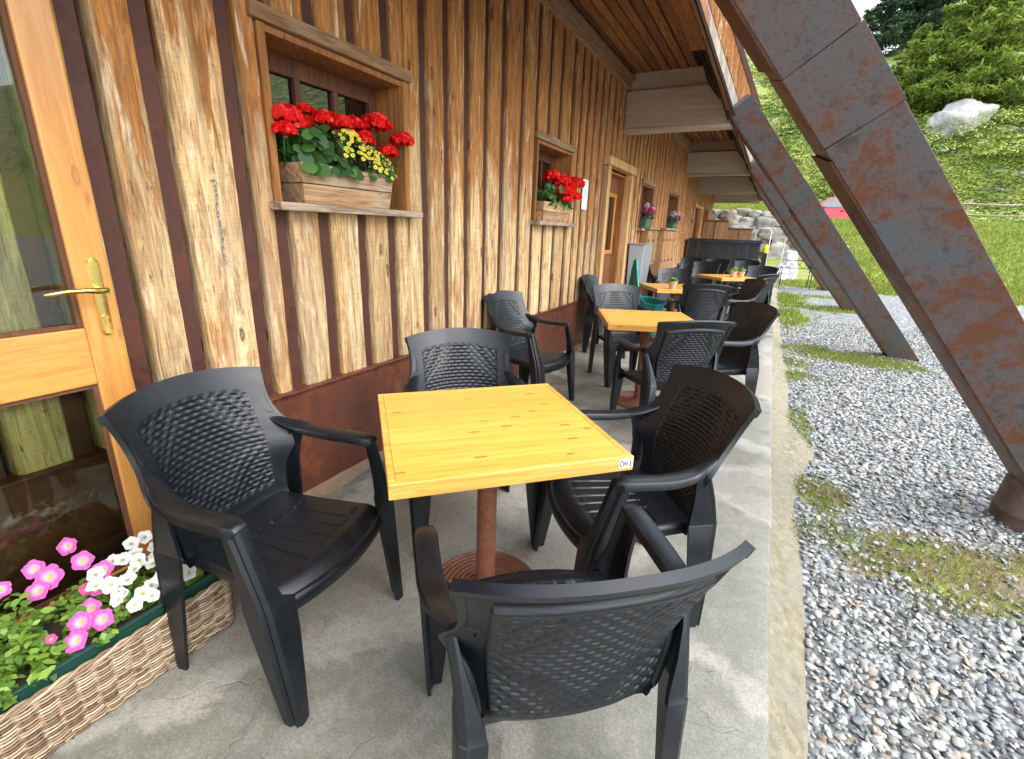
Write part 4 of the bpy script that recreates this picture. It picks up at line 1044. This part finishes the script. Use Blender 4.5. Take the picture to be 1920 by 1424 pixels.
for (x, y) in ((-1.74,.66),(-1.69,.665),(-1.71,.61),(-1.62,.62),(-1.64,.575),(-1.69,.57),(-1.60,.655),(-1.58,.585),(-1.60,.54),(-1.545,.60),(-1.55,.55),(-1.66,.53),(-1.64,.69),(-1.57,.635),(-1.535,.515),(-1.72,.70),(-1.66,.64),(-1.60,.70),(-1.555,.66),(-1.62,.50),(-1.70,.50),(-1.59,.505),(-1.53,.565),(-1.68,.71),(-1.56,.49),(-1.65,.475),(-1.54,.68),(-1.585,.62),(-1.67,.60),(-1.62,.655),(-1.53,.63),(-1.75,.62),(-1.73,.56)):
    flower(bkloc(x+rng.uniform(-.01,.01), y, .31+rng.uniform(-.03,.02)+(-1.55-x)*.18), (.6+rng.uniform(-.5,.4), -.5+rng.uniform(-.5,.5), .9), rng.uniform(.021,.027), M['petwhite'], bk)

# window boxes
def planter(y0, y1, x0, x1, z0, z1, label, yellow=None, heads=(), leaves=130, tilt=0):
    cx_, cy_ = (x0+x1)/2, (y0+y1)/2
    fb = empty('flower_box', (cx_, cy_, z0), R(tilt), label=label, cat='flower box', group='wooden boxes of red geraniums on the window sills')
    X0, X1, Y0, Y1, H_ = x0-cx_, x1-cx_, y0-cy_, y1-cy_, z1-z0; t = .018; ta = .02
    mb = MB(); hm = H_*.5
    for (za, zb, ga, gb, r) in ((0, hm-.002, 0, ta*.5, .2), (hm+.002, H_, ta*.5, ta, .75)):
        def wallp(p, q):   # p,q lists bottom/top of 4 corners
            mb.hexa(p+q, r+rng.uniform(-.1,.1))
        wallp([(X1-t-ta+ga,Y0+ta-ga,za),(X1-ta+ga,Y0+ta-ga,za),(X1-ta+ga,Y1-ta+ga,za),(X1-t-ta+ga,Y1-ta+ga,za)], [(X1-t-ta+gb,Y0+ta-gb,zb),(X1-ta+gb,Y0+ta-gb,zb),(X1-ta+gb,Y1-ta+gb,zb),(X1-t-ta+gb,Y1-ta+gb,zb)])
        wallp([(X0+ta-ga,Y0+ta-ga,za),(X0+ta-ga+t,Y0+ta-ga,za),(X0+ta-ga+t,Y1-ta+ga,za),(X0+ta-ga,Y1-ta+ga,za)], [(X0+ta-gb,Y0+ta-gb,zb),(X0+ta-gb+t,Y0+ta-gb,zb),(X0+ta-gb+t,Y1-ta+gb,zb),(X0+ta-gb,Y1-ta+gb,zb)])
        e = .001
        wallp([(X0+ta+t-ga,Y0+ta-ga+e,za),(X1-t-ta+ga,Y0+ta-ga+e,za),(X1-t-ta+ga,Y0+ta-ga+t,za),(X0+ta+t-ga,Y0+ta-ga+t,za)], [(X0+ta+t-gb,Y0+ta-gb+e,zb),(X1-t-ta+gb,Y0+ta-gb+e,zb),(X1-t-ta+gb,Y0+ta-gb+t,zb),(X0+ta+t-gb,Y0+ta-gb+t,zb)])
        wallp([(X0+ta+t-ga,Y1-ta+ga-t,za),(X1-t-ta+ga,Y1-ta+ga-t,za),(X1-t-ta+ga,Y1-ta+ga-e,za),(X0+ta+t-ga,Y1-ta+ga-e,za)], [(X0+ta+t-gb,Y1-ta+gb-t,zb),(X1-t-ta+gb,Y1-ta+gb-t,zb),(X1-t-ta+gb,Y1-ta+gb-e,zb),(X0+ta+t-gb,Y1-ta+gb-e,zb)])
    mb.build('box', M['boxwood'], fb, bevel=.002)
    mb = MB(); mb.box((X0+.04,Y0+.04,.01),(X1-.04,Y1-.04,H_-.02)); mb.build('soil', M['soil'], fb)
    n = leaves; P = np.stack([npr.uniform(X0,X1+.03,n), npr.uniform(Y0+.01,Y1-.01,n), H_+npr.uniform(-.01,.16,n)**1.0], 1)
    P[:,0] += (P[:,2]-H_)*.25; P[:,2] = np.where(P[:,0] > X1-.01, P[:,2]-.03, P[:,2])
    if yellow: kk = ~((P[:,1] > yellow[0]) & (P[:,1] < yellow[1]) & (P[:,2] > H_+.02)); P = P[kk]
    N = np.stack([np.full(len(P), .8), npr.normal(-.3,.4,len(P)), np.full(len(P), .7)], 1)
    leaf_cloud('foliage', P, N, .034, M['gleaf'], fb, None, 'round', 1, .35)
    mb = MB()
    if yellow:
        n = 700; yy = npr.uniform(yellow[0], yellow[1], n); w = (yy-yellow[0])/(yellow[1]-yellow[0]); top = H_+.17-.16*np.clip(w-.35,0,1)-.05*np.clip(.3-w,0,1)
        zz = H_-.02+(top-H_+.02)*npr.random(n)**.7; P = np.stack([npr.uniform(-.02,.10,n)+X1*.5*(1-(zz-H_)/.2)*.8, yy, zz], 1)
        leaf_cloud('small_foliage', P, np.tile([.6,-.3,.7], (n,1)), .009, M['dleaf'], fb)
        V = []; Fc = []; rad = []; c = 0
        for _ in range(98):
            y = rng.uniform(yellow[0], yellow[1]); w = (y-yellow[0])/(yellow[1]-yellow[0]); tp = H_+.18-.16*max(0,w-.35)-.05*max(0,.3-w); q = rng.random()**1.6
            flower((X1*.6+.02+.07*q, y, tp-.13*q), (.9+rng.uniform(-.3,.3), -.45+rng.uniform(-.3,.3), .6), rng.uniform(.0095,.0125), M['yellow'], fb, 'daisy', 9, .1)
    for (yh, zh, xh, r) in heads:
        c = Vector((xh-cx_, yh-cy_, zh-z0)); r *= 1.28; n = 300; d = npr.normal(0,1,(n,3)); d /= np.linalg.norm(d,axis=1)[:,None]; d[:,2] = np.abs(d[:,2])*1.0-.35
        d[:,2] *= .8; P = np.array(c)+d*r*npr.uniform(.75,1.02,(n,1))
        hd = leaf_cloud('flower_head', P, d, r*.20, M['red'], fb, None, 'round', 1, .6)
        mb.tube([(c.x*.3-.02, c.y*.9, H_-.02), (c.x*.8, c.y, (H_+c.z)/2), tuple(c)], .0028, 6, rnd=.7)
    if heads: mb.build('stalks', M['gleaf'], fb, smooth=180)
    return fb
planter(1.60,2.21,-2.13,-1.925,1.5005,1.675,'large wooden box of red geraniums and small yellow daisies on the nearest window sill',(-.10,.30),
    [(1.60,1.86,-1.99,.058),(1.56,1.80,-1.96,.040),(1.655,1.84,-1.98,.045),(1.735,1.915,-2.03,.034),(1.82,1.89,-2.0,.050),(1.90,1.885,-1.98,.048),(1.99,1.90,-2.0,.050),(2.04,1.84,-1.97,.045),(2.155,1.935,-1.99,.062),(2.31,1.875,-1.94,.050),(2.20,1.80,-1.95,.042)], 210)
planter(4.24,4.90,-2.12,-1.915,1.5005,1.675,'wooden box of dense red geraniums on the second window sill, beside the white notice',None,
    [(4.46,1.91,-1.95,.07),(4.62,1.88,-1.93,.065),(4.74,1.90,-1.95,.07),(4.86,1.86,-1.93,.06),(5.02,1.90,-1.93,.075),(4.60,1.79,-1.90,.07),(4.76,1.78,-1.90,.07),(4.88,1.76,-1.90,.06),(5.05,1.77,-1.92,.05),(4.68,1.72,-1.89,.055)], 120)
def pot_plant(name, x, y, z, rb, rt, h, mat, label, bloom=None, leafm='gleaf', n=120, spread=1.3, fl=()):
    p = empty(name, (x, y, z), label=label, cat='potted plant')
    mb = MB(); mb.lathe([(rb*.9,0),(rb,.004),(rt*.96,h*.8),(rt*1.04,h*.8+.002),(rt*1.06,h),(rt*.96,h),(rt*.92,h*.85),(.001,h*.85)], (0,0,0), 28); mb.build('pot', mat, p, smooth=45)
    d = npr.normal(0,1,(n,3)); d[:,2] = np.abs(d[:,2]); d /= np.linalg.norm(d,axis=1)[:,None]; P = d*rt*spread*npr.uniform(.3,1,(n,1)); P[:,2] += h*.95
    leaf_cloud('foliage', P, d+np.array([0,0,.5]), rt*.26, M[leafm], p)
    if bloom:
        n = len(fl)
        for (dx, dy, dz, r, m_) in fl:
            k = 40; dd = npr.normal(0,1,(k,3)); dd /= np.linalg.norm(dd,axis=1)[:,None]
            leaf_cloud('flower_head', np.array([dx,dy,dz+h])+dd*r*.9, dd, r*.4, M[m_], p, None, 'round', 1, .3)
    return p
T3 = (-1.077,6.812)
pot_plant('potted_plant', -1.055,6.50,.7512,.038,.052,.095,M['terracotta'],'small light pot with a green succulent alone on the third table',leafm='leaf', n=160, spread=1.25)
pot_plant('potted_plant', -.52,9.30,.7512,.045,.058,.10,M['terracotta'],'left clay pot with silvery leaves on the farthest table',leafm='leaf', n=160)
pot_plant('potted_plant', -.40,9.40,.7512,.045,.058,.10,M['terracotta'],'right clay pot with silvery leaves on the farthest table',leafm='leaf', n=160)
def sill_box(x, y, z, label, petals, L=.42):
    p = empty('sill_planter', (x, y, z), label=label, cat='planter', group='green planters of flowers on the far window sills')
    mb = MB(); mb.hexa([(-.06,-L/2+.02,0),(.06,-L/2+.02,0),(.06,L/2-.02,0),(-.06,L/2-.02,0),(-.08,-L/2,.15),(.08,-L/2,.15),(.08,L/2,.15),(-.08,L/2,.15)])
    mb.box((-.085,-L/2-.005,.151),(.085,L/2+.005,.163)); mb.build('pot', M['potgreen'], p, bevel=.004)
    n = 220; P = np.stack([npr.uniform(-.1,.12,n), npr.uniform(-L/2-.04,L/2+.06,n), .16+npr.uniform(0,.13,n)], 1); leaf_cloud('foliage', P, np.tile([.6,-.3,.7],(n,1)), .022, M['dleaf'], p)
    for k in range(11):
        c = np.array([rng.uniform(-.02,.12), rng.uniform(-L/2,L/2+.08), rng.uniform(.20,.38)]); dd = npr.normal(0,1,(26,3)); dd /= np.linalg.norm(dd,axis=1)[:,None]
        leaf_cloud('flower_head', c+dd*.038, dd, .020, M[petals[k % len(petals)]], p, None, 'round', 1, .3)
    return p
sill_box(-1.99,8.56,1.501,'green planter of magenta flowers on the window sill beyond the entrance door',['magenta','magenta','magenta','palepetal'])
sill_box(-1.99,11.05,1.501,'green planter of pale pink flowers on the last sill before the wall steps back',['palepetal','palepetal','magenta'])

# ============================================================ THINGS ALONG THE WALL
mb = MB(); zc = 1.545
pc = empty('wall_chain', (WX+.012,1.225,1.56), label='thin grey steel chain hanging from a nail on the boards left of the first window', cat='chain')
mb = MB(); mb.tube([(-.02,0,0),(.022,0,.002)], .003, 8); mb.build('nail', M['chain'], pc, smooth=60)
mb = MB()
for k in range(19):
    c = Vector((.012+.001*math.sin(k), .004*math.sin(k*.7), -.012-k*.0165)); pts = []
    for i in range(14):
        th = 2*math.pi*i/14; a = .0045*math.cos(th); b = .0115*math.sin(th)
        pts.append(c+(Vector((0,a,b)) if k % 2 else Vector((a,0,b))))
    mb.tube(pts, .0015, 6, closed=True)
mb.build('links', M['chain'], pc, smooth=60)
mb = MB(); mb.box((WX+.008,5.42,1.66),(WX+.012,5.60,1.98)); nt = mb.build('notice', M['whitepaper'], None); tag(nt, 'white paper notice pinned to the boards before the entrance door', 'notice')
# timber cabinets against the wall
def cabinet(y0, y1, x0, x1, z0, z1, doors, label, group=None):
    c = empty('wall_cabinet', ((x0+x1)/2, (y0+y1)/2, z0), label=label, cat='cabinet', group=group)
    cx_, cy_ = (x0+x1)/2, (y0+y1)/2; a, b, p, q, h = x0-cx_, x1-cx_, y0-cy_, y1-cy_, z1-z0
    mb = MB(); mb.box((a,p,0),(b-.02,q,h)); mb.build('carcass', M['cabinet'], c, bevel=.003)
    mb = MB(); mb.box((a,p-.03,h+.001),(b+.03,q+.03,h+.035)); mb.build('top', M['sill'], c, bevel=.003)
    for k in range(doors):
        u = p+(q-p)*k/doors+.012; v = p+(q-p)*(k+1)/doors-.012
        mb = MB(); mb.box((b-.019,u,.05),(b,v,h-.02)); d = mb.build('door', M['cabinet'], c, bevel=.004)
        mb = MB(); mb.box((b+.001,u+.02,.30),(b+.006,u+.10,.34)); mb.box((b+.001,u+.02,h-.2),(b+.006,u+.10,h-.16)); mb.build('hinge', M['iron'], d)
    return c
cabinet(9.35,10.75,-1.985,-1.80,.62,1.50,4,'tall timber wall cupboard with black hinges under the far window')
cabinet(8.35,9.15,-1.985,-1.86,.90,1.49,2,'shallow timber cupboard directly under the magenta flower planter')
bn = empty('steel_bin', (-1.75,7.75,.62), label='galvanised steel box leaning at the wall beyond the green bucket', cat='bin')
bn.location = (-1.86,7.95,.615)
mb = MB(); mb.hexa([(-.10,-.30,0),(.09,-.26,0),(.09,.26,0),(-.10,.30,0),(-.11,-.33,.64),(.13,-.30,.64),(.13,.30,.64),(-.11,.33,.64)]); mb.build('body', M['chrome'], bn, bevel=.01)
mb = MB(); mb.box((-.12,-.34,.641),(.14,.34,.655)); mb.build('rim', M['chrome'], bn, bevel=.003)
# teal tub chair
tc_ = empty('tub_seat', (-1.58,6.95,0), label='teal plastic tub with a tall pointed back standing by the entrance door', cat='plastic tub')
mb = MB(); rings = []
for j in range(15):
    t = j/14; r = []
    for k in range(40):
        th = 2*math.pi*k/40; bw = max(0, -math.cos(th-.25)); bf = bw**9
        top = .50 + .52*bf + .06*bw**3; z = .06+(top-.06)*t; rr = (.20+.10*t)*(1-.10*bf*t); ex = 1.15 if math.cos(th) > 0 else 1.0
        r.append((rr*math.cos(th)*.85, rr*math.sin(th)*ex*1.25, z))
    rings.append(r)
inner = [[(x*.93, y*.93, z) for x, y, z in q] for q in rings[::-1]]
mb.loft(rings+inner, caps=True); mb.build('shell', M['teal'], tc_, smooth=60)
mb = MB(); mb.tube([(x*1.0,y*1.0,z+.004) for x, y, z in rings[-1]], .016, 8, closed=True); mb.build('rim', M['tealdark'], tc_, smooth=60)
tc_.location = (-1.47,6.95,0); tc_.rotation_euler = (0,0,R(25))
# black counter at the far end
ct = empty('bar_counter', (-1.28,15.9,0), label='black stained plank bar counter closing the far end of the terrace', cat='counter')
mb = MB(); y = -.99
while y < .97:
    w = rng.uniform(.07,.11); mb.box((y, -.02, .02), (min(y+w-.006, .97), .012+rng.uniform(0,.004), 1.26)); y += w
mb.build('front_boards', M['counter'], ct)
mb = MB(); mb.box((-.98,.02,.0),(.97,.55,1.255)); mb.build('carcass', M['dark'], ct)
mb = MB(); mb.box((-1.04,-.08,1.262),(1.02,.60,1.30)); mb.box((-1.02,-.05,1.301),(1.0,.58,1.345)); mb.build('top', M['counter'], ct, bevel=.004)
def cupboard(name, x, y, z, w, d, h, label, rz=0):
    c = empty(name, (x, y, z), R(rz), label=label, cat='cupboard')
    mb = MB(); mb.box((-w/2,-d/2,0),(w/2,d/2,h)); mb.build('carcass', M['redwood'], c, bevel=.004)
    mb = MB(); mb.box((-w/2-.02,-d/2-.02,h+.001),(w/2+.02,d/2+.02,h+.03)); mb.build('top', M['redwood'], c, bevel=.003)
    for k in (0, 1):
        mb = MB(); mb.box((-w/2+.02+k*w/2,-d/2-.015,.04),(w/2-.02-(1-k)*w/2,-d/2-.001,h-.04)); mb.build('door', M['cabinet'], c, bevel=.003)
cupboard('wooden_cupboard', -1.72,17.2,0,.72,.5,1.88,'brown wooden cupboard rising behind the left of the black counter')
cupboard('wooden_cupboard', -1.02,17.6,0,.75,.45,1.66,'lower reddish cupboard next to the stone wall behind the counter')
# white tubular rack, yellow canister, tarp, bench
rk = empty('tube_rack', (-.1,17.2,0), label='white metal tube rack standing between the counter and the stone wall', cat='rack')
for (x0, x1, yy) in ((-.42,.0,0),(.0,.42,.35)):
    mb = MB(); mb.tube([(x0,yy,0),(x0,yy,1.62),(x0+.06,yy,1.70),(x1-.06,yy,1.70),(x1,yy,1.62),(x1,yy,0)], .014, 8); mb.tube([(x0,yy,.6),(x1,yy,.6)], .010, 8); mb.build('frame', M['tube'], rk, smooth=60)
cn = empty('yellow_canister', (-.16,16.3,.0), label='yellow plastic canister beside the right end of the black counter', cat='canister')
mb = MB(); mb.box((-.07,-.06,.0),(.07,.06,1.0)); mb.build('stand', M['iron'], cn)
mb = MB(); mb.lathe([(.001,1.001),(.075,1.001),(.08,1.02),(.08,1.16),(.05,1.20),(.025,1.22),(.025,1.25),(.001,1.25)], (0,0,0), 18); mb.build('bottle', M['yellowp'], cn, smooth=50)
mb = MB(); rings = []
for j in range(13):
    t = j/12; r = []
    for k in range(26):
        th = 2*math.pi*k/26; w = .46*(1-t**1.8*.62)*(1+.5*mnoise.noise((math.cos(th)*1.6, math.sin(th)*1.6, t*2))); r.append((w*math.cos(th)*.9, w*math.sin(th)*.6, .02+1.08*t+.10*mnoise.noise((math.cos(th)*1.5, math.sin(th)*1.5, t*5))))
    rings.append(r)
mb.loft(rings); tp = mb.build('covered_pile', M['tarp'], None, smooth=60); tp.location = (.62,20.2,-.1); tag(tp, 'white tarpaulin bundle leaning on the stone wall behind the bench', 'tarpaulin')
bh = empty('garden_bench', (.78,17.6,-.06), R(8), label='small black iron bench with pale slats standing on the far gravel', cat='bench')
for s in (-.42, .42):
    mb = MB(); mb.tube([(s,.22,0),(s,.16,.42),(s,.26,.86)], .014, 8); mb.tube([(s,-.24,0),(s,-.20,.42),(s,.16,.42)], .014, 8); mb.tube([(s,-.20,.42),(s,-.20,.62),(s,.2,.64)], .012, 8); mb.build('end_frame', M['iron'], bh, smooth=60)
mb = MB()
for k in range(4): mb.box((-.45,-.2+k*.095,.432),(.45,-.125+k*.095,.45))
mb.build('seat', M['slats'], bh, bevel=.003)
mb = MB(); mb.tube([(-.42,.26,.84),(.42,.26,.84)], .012, 8); mb.tube([(-.42,.21,.60),(.42,.21,.60)], .01, 8)
for k in range(4):
    a = -.42+k*.21; mb.tube([(a,.21,.60),(a+.21,.26,.84)], .007, 6); mb.tube([(a+.21,.21,.60),(a,.26,.84)], .007, 6)
mb.build('backrest', M['iron'], bh, smooth=60)

# ============================================================ STONE WALL, FENCE, CAR, ROCKS
def boulder(mb, c, r, seed, sub=3, rnd=None, flat=.8):
    V, Fc = ico(sub); out = []
    a, b, q = r*rng.uniform(.9,1.35), r*rng.uniform(.7,1.0), r*rng.uniform(.55,.85)*flat/.8; th = rng.uniform(0, 3.1)
    for v in V:
        n = Vector(v); k = 1+.28*mnoise.noise(n*1.1+Vector((seed,0,0)))+.10*mnoise.noise(n*2.7+Vector((0,seed,0)))
        m = max(abs(n.x), abs(n.y), abs(n.z)); k *= .62/m*.80+.30; k *= 1+.10*mnoise.noise(n*5+Vector((seed,seed,0)))
        x, y, z = n.x*a*k, n.y*b*k, n.z*q*k; out.append((c[0]+x*math.cos(th*.15)-y*math.sin(th*.15), c[1]+x*math.sin(th*.15)+y*math.cos(th*.15), c[2]+z))
    mb.add(out, Fc, rng.random() if rnd is None else rnd)
sw = empty('stone_wall', (-1,22.4,0), label='dry stone retaining wall of pale boulders behind the counter', cat='stone wall')
mb = MB()
for row in range(8):
    x = -6.0 + (row % 2)*.3
    while x < 2.3:
        r = rng.uniform(.26,.46); top = 2.45 if x < .2 else 2.45-(x-.2)*.75
        z = .0+row*.33
        if z < top: boulder(mb, (x+1+r*.9, rng.uniform(-.12,.12)+row*.09, z+rng.uniform(-.06,.06)), r*1.08, rng.random()*99, 3)
        x += r*1.5
mb.build('stones', M['rock'], sw, smooth=50)
mb = MB(); mb.box((-5.4,.55,-.3),(1.0,.9,2.2)); mb.build('earth_core', M['soil'], sw)
for (x, y, r, l) in ((5.2,41,1.0,'small pale boulder on the hillside above the red car'),(2.2,45,1.5,'grey boulder seen between the two nearest legs'),(9.9,46.5,1.75,'large slanting grey rock outcrop on the slope right of the nearest leg'),(-.2,52,1.5,'pale rock high between the legs'),(19.5,66,1.8,'white rock near the upper right larch'),(17.5,42,.7,'low stone above the fence'),(1.0,62,1.3,'small pale rock high on the slope by the steel leg')):
    mb = MB(); boulder(mb, (0,0,0), r, rng.random()*50, 4, flat=.8); o = mb.build('boulder', M['hillrock'], None, smooth=60); o.location = (x, y, float(ground_z(x, y))-.12*r); o.rotation_euler = (R(26),R(-10),R(rng.uniform(-20,40))); tag(o, l, 'boulder')
# rail fence
fn = empty('rail_fence', (0,0,0), label='weathered wooden rail fence along the track at the foot of the hill', cat='fence')
px_ = [(5.6+2.35*k, 31.6-.18*k) for k in range(8)]
for (x, y) in px_:
    z = float(ground_z(x, y)); mb = MB(); mb.tube([(x+.10,y,z-.2),(x-.03,y,z+.55),(x,y,z+1.12)], [.07,.062,.055], 9); mb.build('post', M['oldfence'], fn, smooth=60)
for (p, q) in zip(px_[:-1], px_[1:]):
    for hh in (.98,.5):
        z0 = float(ground_z(*p))+hh; z1 = float(ground_z(*q))+hh+rng.uniform(-.05,.05); mb = MB(); mb.tube([(p[0]-.2,p[1]-.07,z0),((p[0]+q[0])/2,(p[1]+q[1])/2-.07,(z0+z1)/2-.03),(q[0]+.2,q[1]-.07,z1)], .04, 8); mb.build('rail', M['oldfence'], fn, smooth=60)
# red car on the track, side on
car = empty('parked_car', (2.55,28.6,float(ground_z(2.55,28.6))+.02), R(-4), label='red hatchback parked on the track, seen between the two nearest steel legs', cat='car')
prof = [(-2.0,.30),(-2.02,.62),(-1.95,.78),(-1.15,.93),(-.55,1.38),(-.2,1.46),(.7,1.46),(1.35,1.32),(1.80,.98),(1.95,.85),(2.0,.50),(1.95,.28)]
mb = MB(); L = []
for y, wb, wt in ((-.84,1,1),(-.86,1,1),(.86,1,1),(.84,1,1)):
    ring = []
    for (x, z) in prof:
        tuck = max(0, (z-.85))*.32; s_ = 1 if y > 0 else -1; yy = s_*(abs(y)-tuck) if abs(y) > .85 else s_*(abs(y)-tuck-.02); k = .985 if abs(y) < .85 else 1
        ring.append((x, yy, z))
    L.append(ring)
# four stations: left inner, left skin, right skin, right inner
def carring(y, sc): return [(x*sc, (1 if y > 0 else -1)*(abs(y)-max(0, (z-.85))*.34), z if z < .5 else .5+(z-.5)*(.5+.5*sc)) for x, z in prof]
mb.loft([carring(-.87,.975), carring(-.80,1.0), carring(.80,1.0), carring(.87,.975)]); mb.build('body', M['carred'], car, smooth=35, bevel=.02)
def sidepoly(pts, y, off, mat, name, parent):
    mb = MB(); s_ = 1 if y > 0 else -1
    P = [(x, s_*(abs(y)-max(0, (z-.85))*.34+off), z) for x, z in pts]; Q = [(x, s_*(abs(y)-max(0, (z-.85))*.34+off-.012), z) for x, z in pts]
    mb.loft([Q, P] if s_ < 0 else [P, Q]); return mb.build(name, mat, parent)
for s_ in (-.87,.87):
    sidepoly([(-.98,.95),(-.50,1.33),(-.18,1.405),(.05,1.41),(.05,.95)], s_, .006, M['carglass'], 'window', car)
    sidepoly([(.12,.95),(.12,1.41),(.68,1.40),(1.05,1.30),(1.20,.97)], s_, .006, M['carglass'], 'window', car)
    sidepoly([(-1.25,.26),(-1.25,.36),(1.25,.36),(1.25,.26)], s_, .014, M['tyre'], 'sill_trim', car)
    sidepoly([(.0,.78),(.0,.81),(.16,.81),(.16,.78)], s_, .02, M['tyre'], 'door_handle', car)
    for xw in (-1.28,1.28):
        mb = MB(); mb.lathe([(.001,-.10),(.30,-.10),(.325,-.07),(.325,.07),(.30,.10),(.001,.10)], (0,0,0), 26); mb.v = [(xw+x, s_*.93+z, .325+y) for x, y, z in mb.v]
        w = mb.build('wheel', M['tyre'], car, smooth=40)
        mb = MB(); mb.lathe([(.001,-.115),(.05,-.115),(.20,-.108),(.21,-.10),(.001,-.09)], (0,0,0), 20); sg = 1 if s_ < 0 else -1; mb.v = [(xw+x, s_*.93+z*sg, .325+y) for x, y, z in mb.v]; mb.build('rim', M['chrome'], w, smooth=40)
    mb = MB(); mb.box((-1.985,s_*.62-.16,.66),(-1.90,s_*.62+.16,.78)); mb.build('headlight', M['carglass'], car, bevel=.02)
    mb = MB(); mb.box((-.72,s_*1.0-.10,.93),(-.62,s_*1.0+.04,1.03)); mb.build('mirror', M['carred'], car, bevel=.02)

# ============================================================ TREES AND SHRUBS
def conifer(name, x, y, h, rad, mat, label, n_limb, per, size, droop=.15, seed=1, base=.06, leanx=0, dens=1.0):
    r_ = random.Random(seed); z0 = float(ground_z(x, y))-.3
    t = empty(name, (x, y, z0), label=label, cat='tree')
    mb = MB(); mb.tube([(0,0,0),(leanx*.3,0,h*.35),(leanx*.7,0,h*.7),(leanx,0,h)], [h*.026,h*.019,h*.010,h*.002], 10); mb.build('trunk', M['bark'], t, smooth=60)
    P = []; N = []; mb = MB()
    for i in range(n_limb):
        f = (i+r_.random())/n_limb; zb = h*(base+(.98-base)*f); L = rad*(1-f)**.75*r_.uniform(.6,1.15)+.15; th = i*2.399+r_.uniform(-.4,.4); el = r_.uniform(-.1,.35)-droop+f*.4
        d = Vector((math.cos(th)*math.cos(el), math.sin(th)*math.cos(el), math.sin(el))); b0 = Vector((leanx*f, 0, zb)); side = d.cross(Vector((0,0,1))).normalized()
        mid = b0+d*L*.55+Vector((0,0,-.04*L)); tip = b0+d*L+Vector((0,0,.05*L)); mb.tube([b0, mid, tip], [h*.006*(1-f*.6), h*.003, h*.0012], 5)
        m = int(per*(L/rad)*dens)+5
        for q in range(m):
            u = r_.random()**.75; w = (1-u*.75)*L*.30*r_.gauss(0,.75); p = b0+d*L*(.12+.92*u)+side*w+Vector((0,0,-.035*abs(w)-.03*L*u*u*0+r_.gauss(0,.04*L*.6)))
            P.append(p[:]); N.append((r_.gauss(0,.25), r_.gauss(0,.25), 1))
    mb.build('limbs', M['bark'], t)
    P = np.array(P); N = np.array(N)
    rr = np.clip(.5+.25*npr.normal(0,1,len(P)), 0, 1)
    cl = np.array([mnoise.noise((p[0]*1.1, p[1]*1.1, p[2]*1.1+seed)) for p in P]); rr = np.clip(rr+cl*.7, 0, 1)
    leaf_cloud('crown', P, N, size, mat, t, rr, 'needle', .16, .55); return t
conifer('larch_tree', 10.6, 50, 10.5, 4.6, M['larch'], 'big light green larch with broad layered branches in the upper right', 150, 330, .26, .12, 3, .03)
conifer('larch_tree', 7.6, 53, 6.0, 2.6, M['larch'], 'smaller young larch standing left of the big one', 80, 190, .22, .1, 5, .03)
conifer('pine_tree', 6.0, 66, 7.6, 3.0, M['pine'], 'dark green pine on the skyline beside the nearest leg', 70, 170, .26, .0, 8, .04)
conifer('pine_tree', 9.4, 70, 12, 4.6, M['pine'], 'dark pine behind the big larch on the ridge', 110, 260, .32, .0, 9, .05)
conifer('larch_tree', 24, 58, 9, 3.8, M['larch'], 'larch at the far right edge of the hillside', 90, 220, .28, .1, 12, .03)
# low juniper and alpenrose carpet: mounds of leaves over the whole slope
n = 3600; sx = npr.uniform(-6, 34, n); sy_ = npr.uniform(32.5, 78, n); nn = np.array([mnoise.noise((a*.11, b*.16, 6.)) for a, b in zip(sx, sy_)]); k = nn > -.12
sx, sy_, nn = sx[k], sy_[k], nn[k]; cnt = 85; r = npr.uniform(.45, 1.5, len(sx))
C = np.repeat(np.stack([sx, sy_, ground_z(sx, sy_)], 1), cnt, 0); rr_ = np.repeat(r, cnt)
d = npr.normal(0, 1, (len(C), 3)); d[:,2] = np.abs(d[:,2]); d /= np.linalg.norm(d, axis=1)[:,None]
P = C + d*rr_[:,None]*np.array([1.25,1,.42])*npr.uniform(.75,1.05,(len(C),1)); P[:,2] = np.maximum(P[:,2], ground_z(P[:,0], P[:,1])+.02)
shade = np.clip(np.repeat(npr.uniform(.15,1.0,len(sx)), cnt) + npr.normal(0,.14,len(C)), 0, 1)
n = 150000; lx = npr.uniform(-1, 26, n); ly = npr.uniform(32.6, 58, n); ln_ = np.array([mnoise.noise((a*.5, b*.5, 9.)) for a, b in zip(lx, ly)]); k = ln_ > -.5; lx, ly, ln_ = lx[k], ly[k], ln_[k]
P = np.vstack([P, np.stack([lx, ly, ground_z(lx, ly)+npr.uniform(.0,.22,len(lx))*(1+ln_)], 1)]); d = np.vstack([d, np.tile([0,-.2,.8], (len(lx), 1))]); shade = np.concatenate([shade, np.clip(.55+ln_*.6+npr.normal(0,.15,len(lx)), 0, 1)])
sh = leaf_cloud('shrubs', P, d+np.array([0,0,1.0]), .078, M['hillleaf'], None, shade, 'leaf', .6, .5); tag(sh, kind='stuff', label='low green shrubs and heath covering the hillside', cat='shrubs')
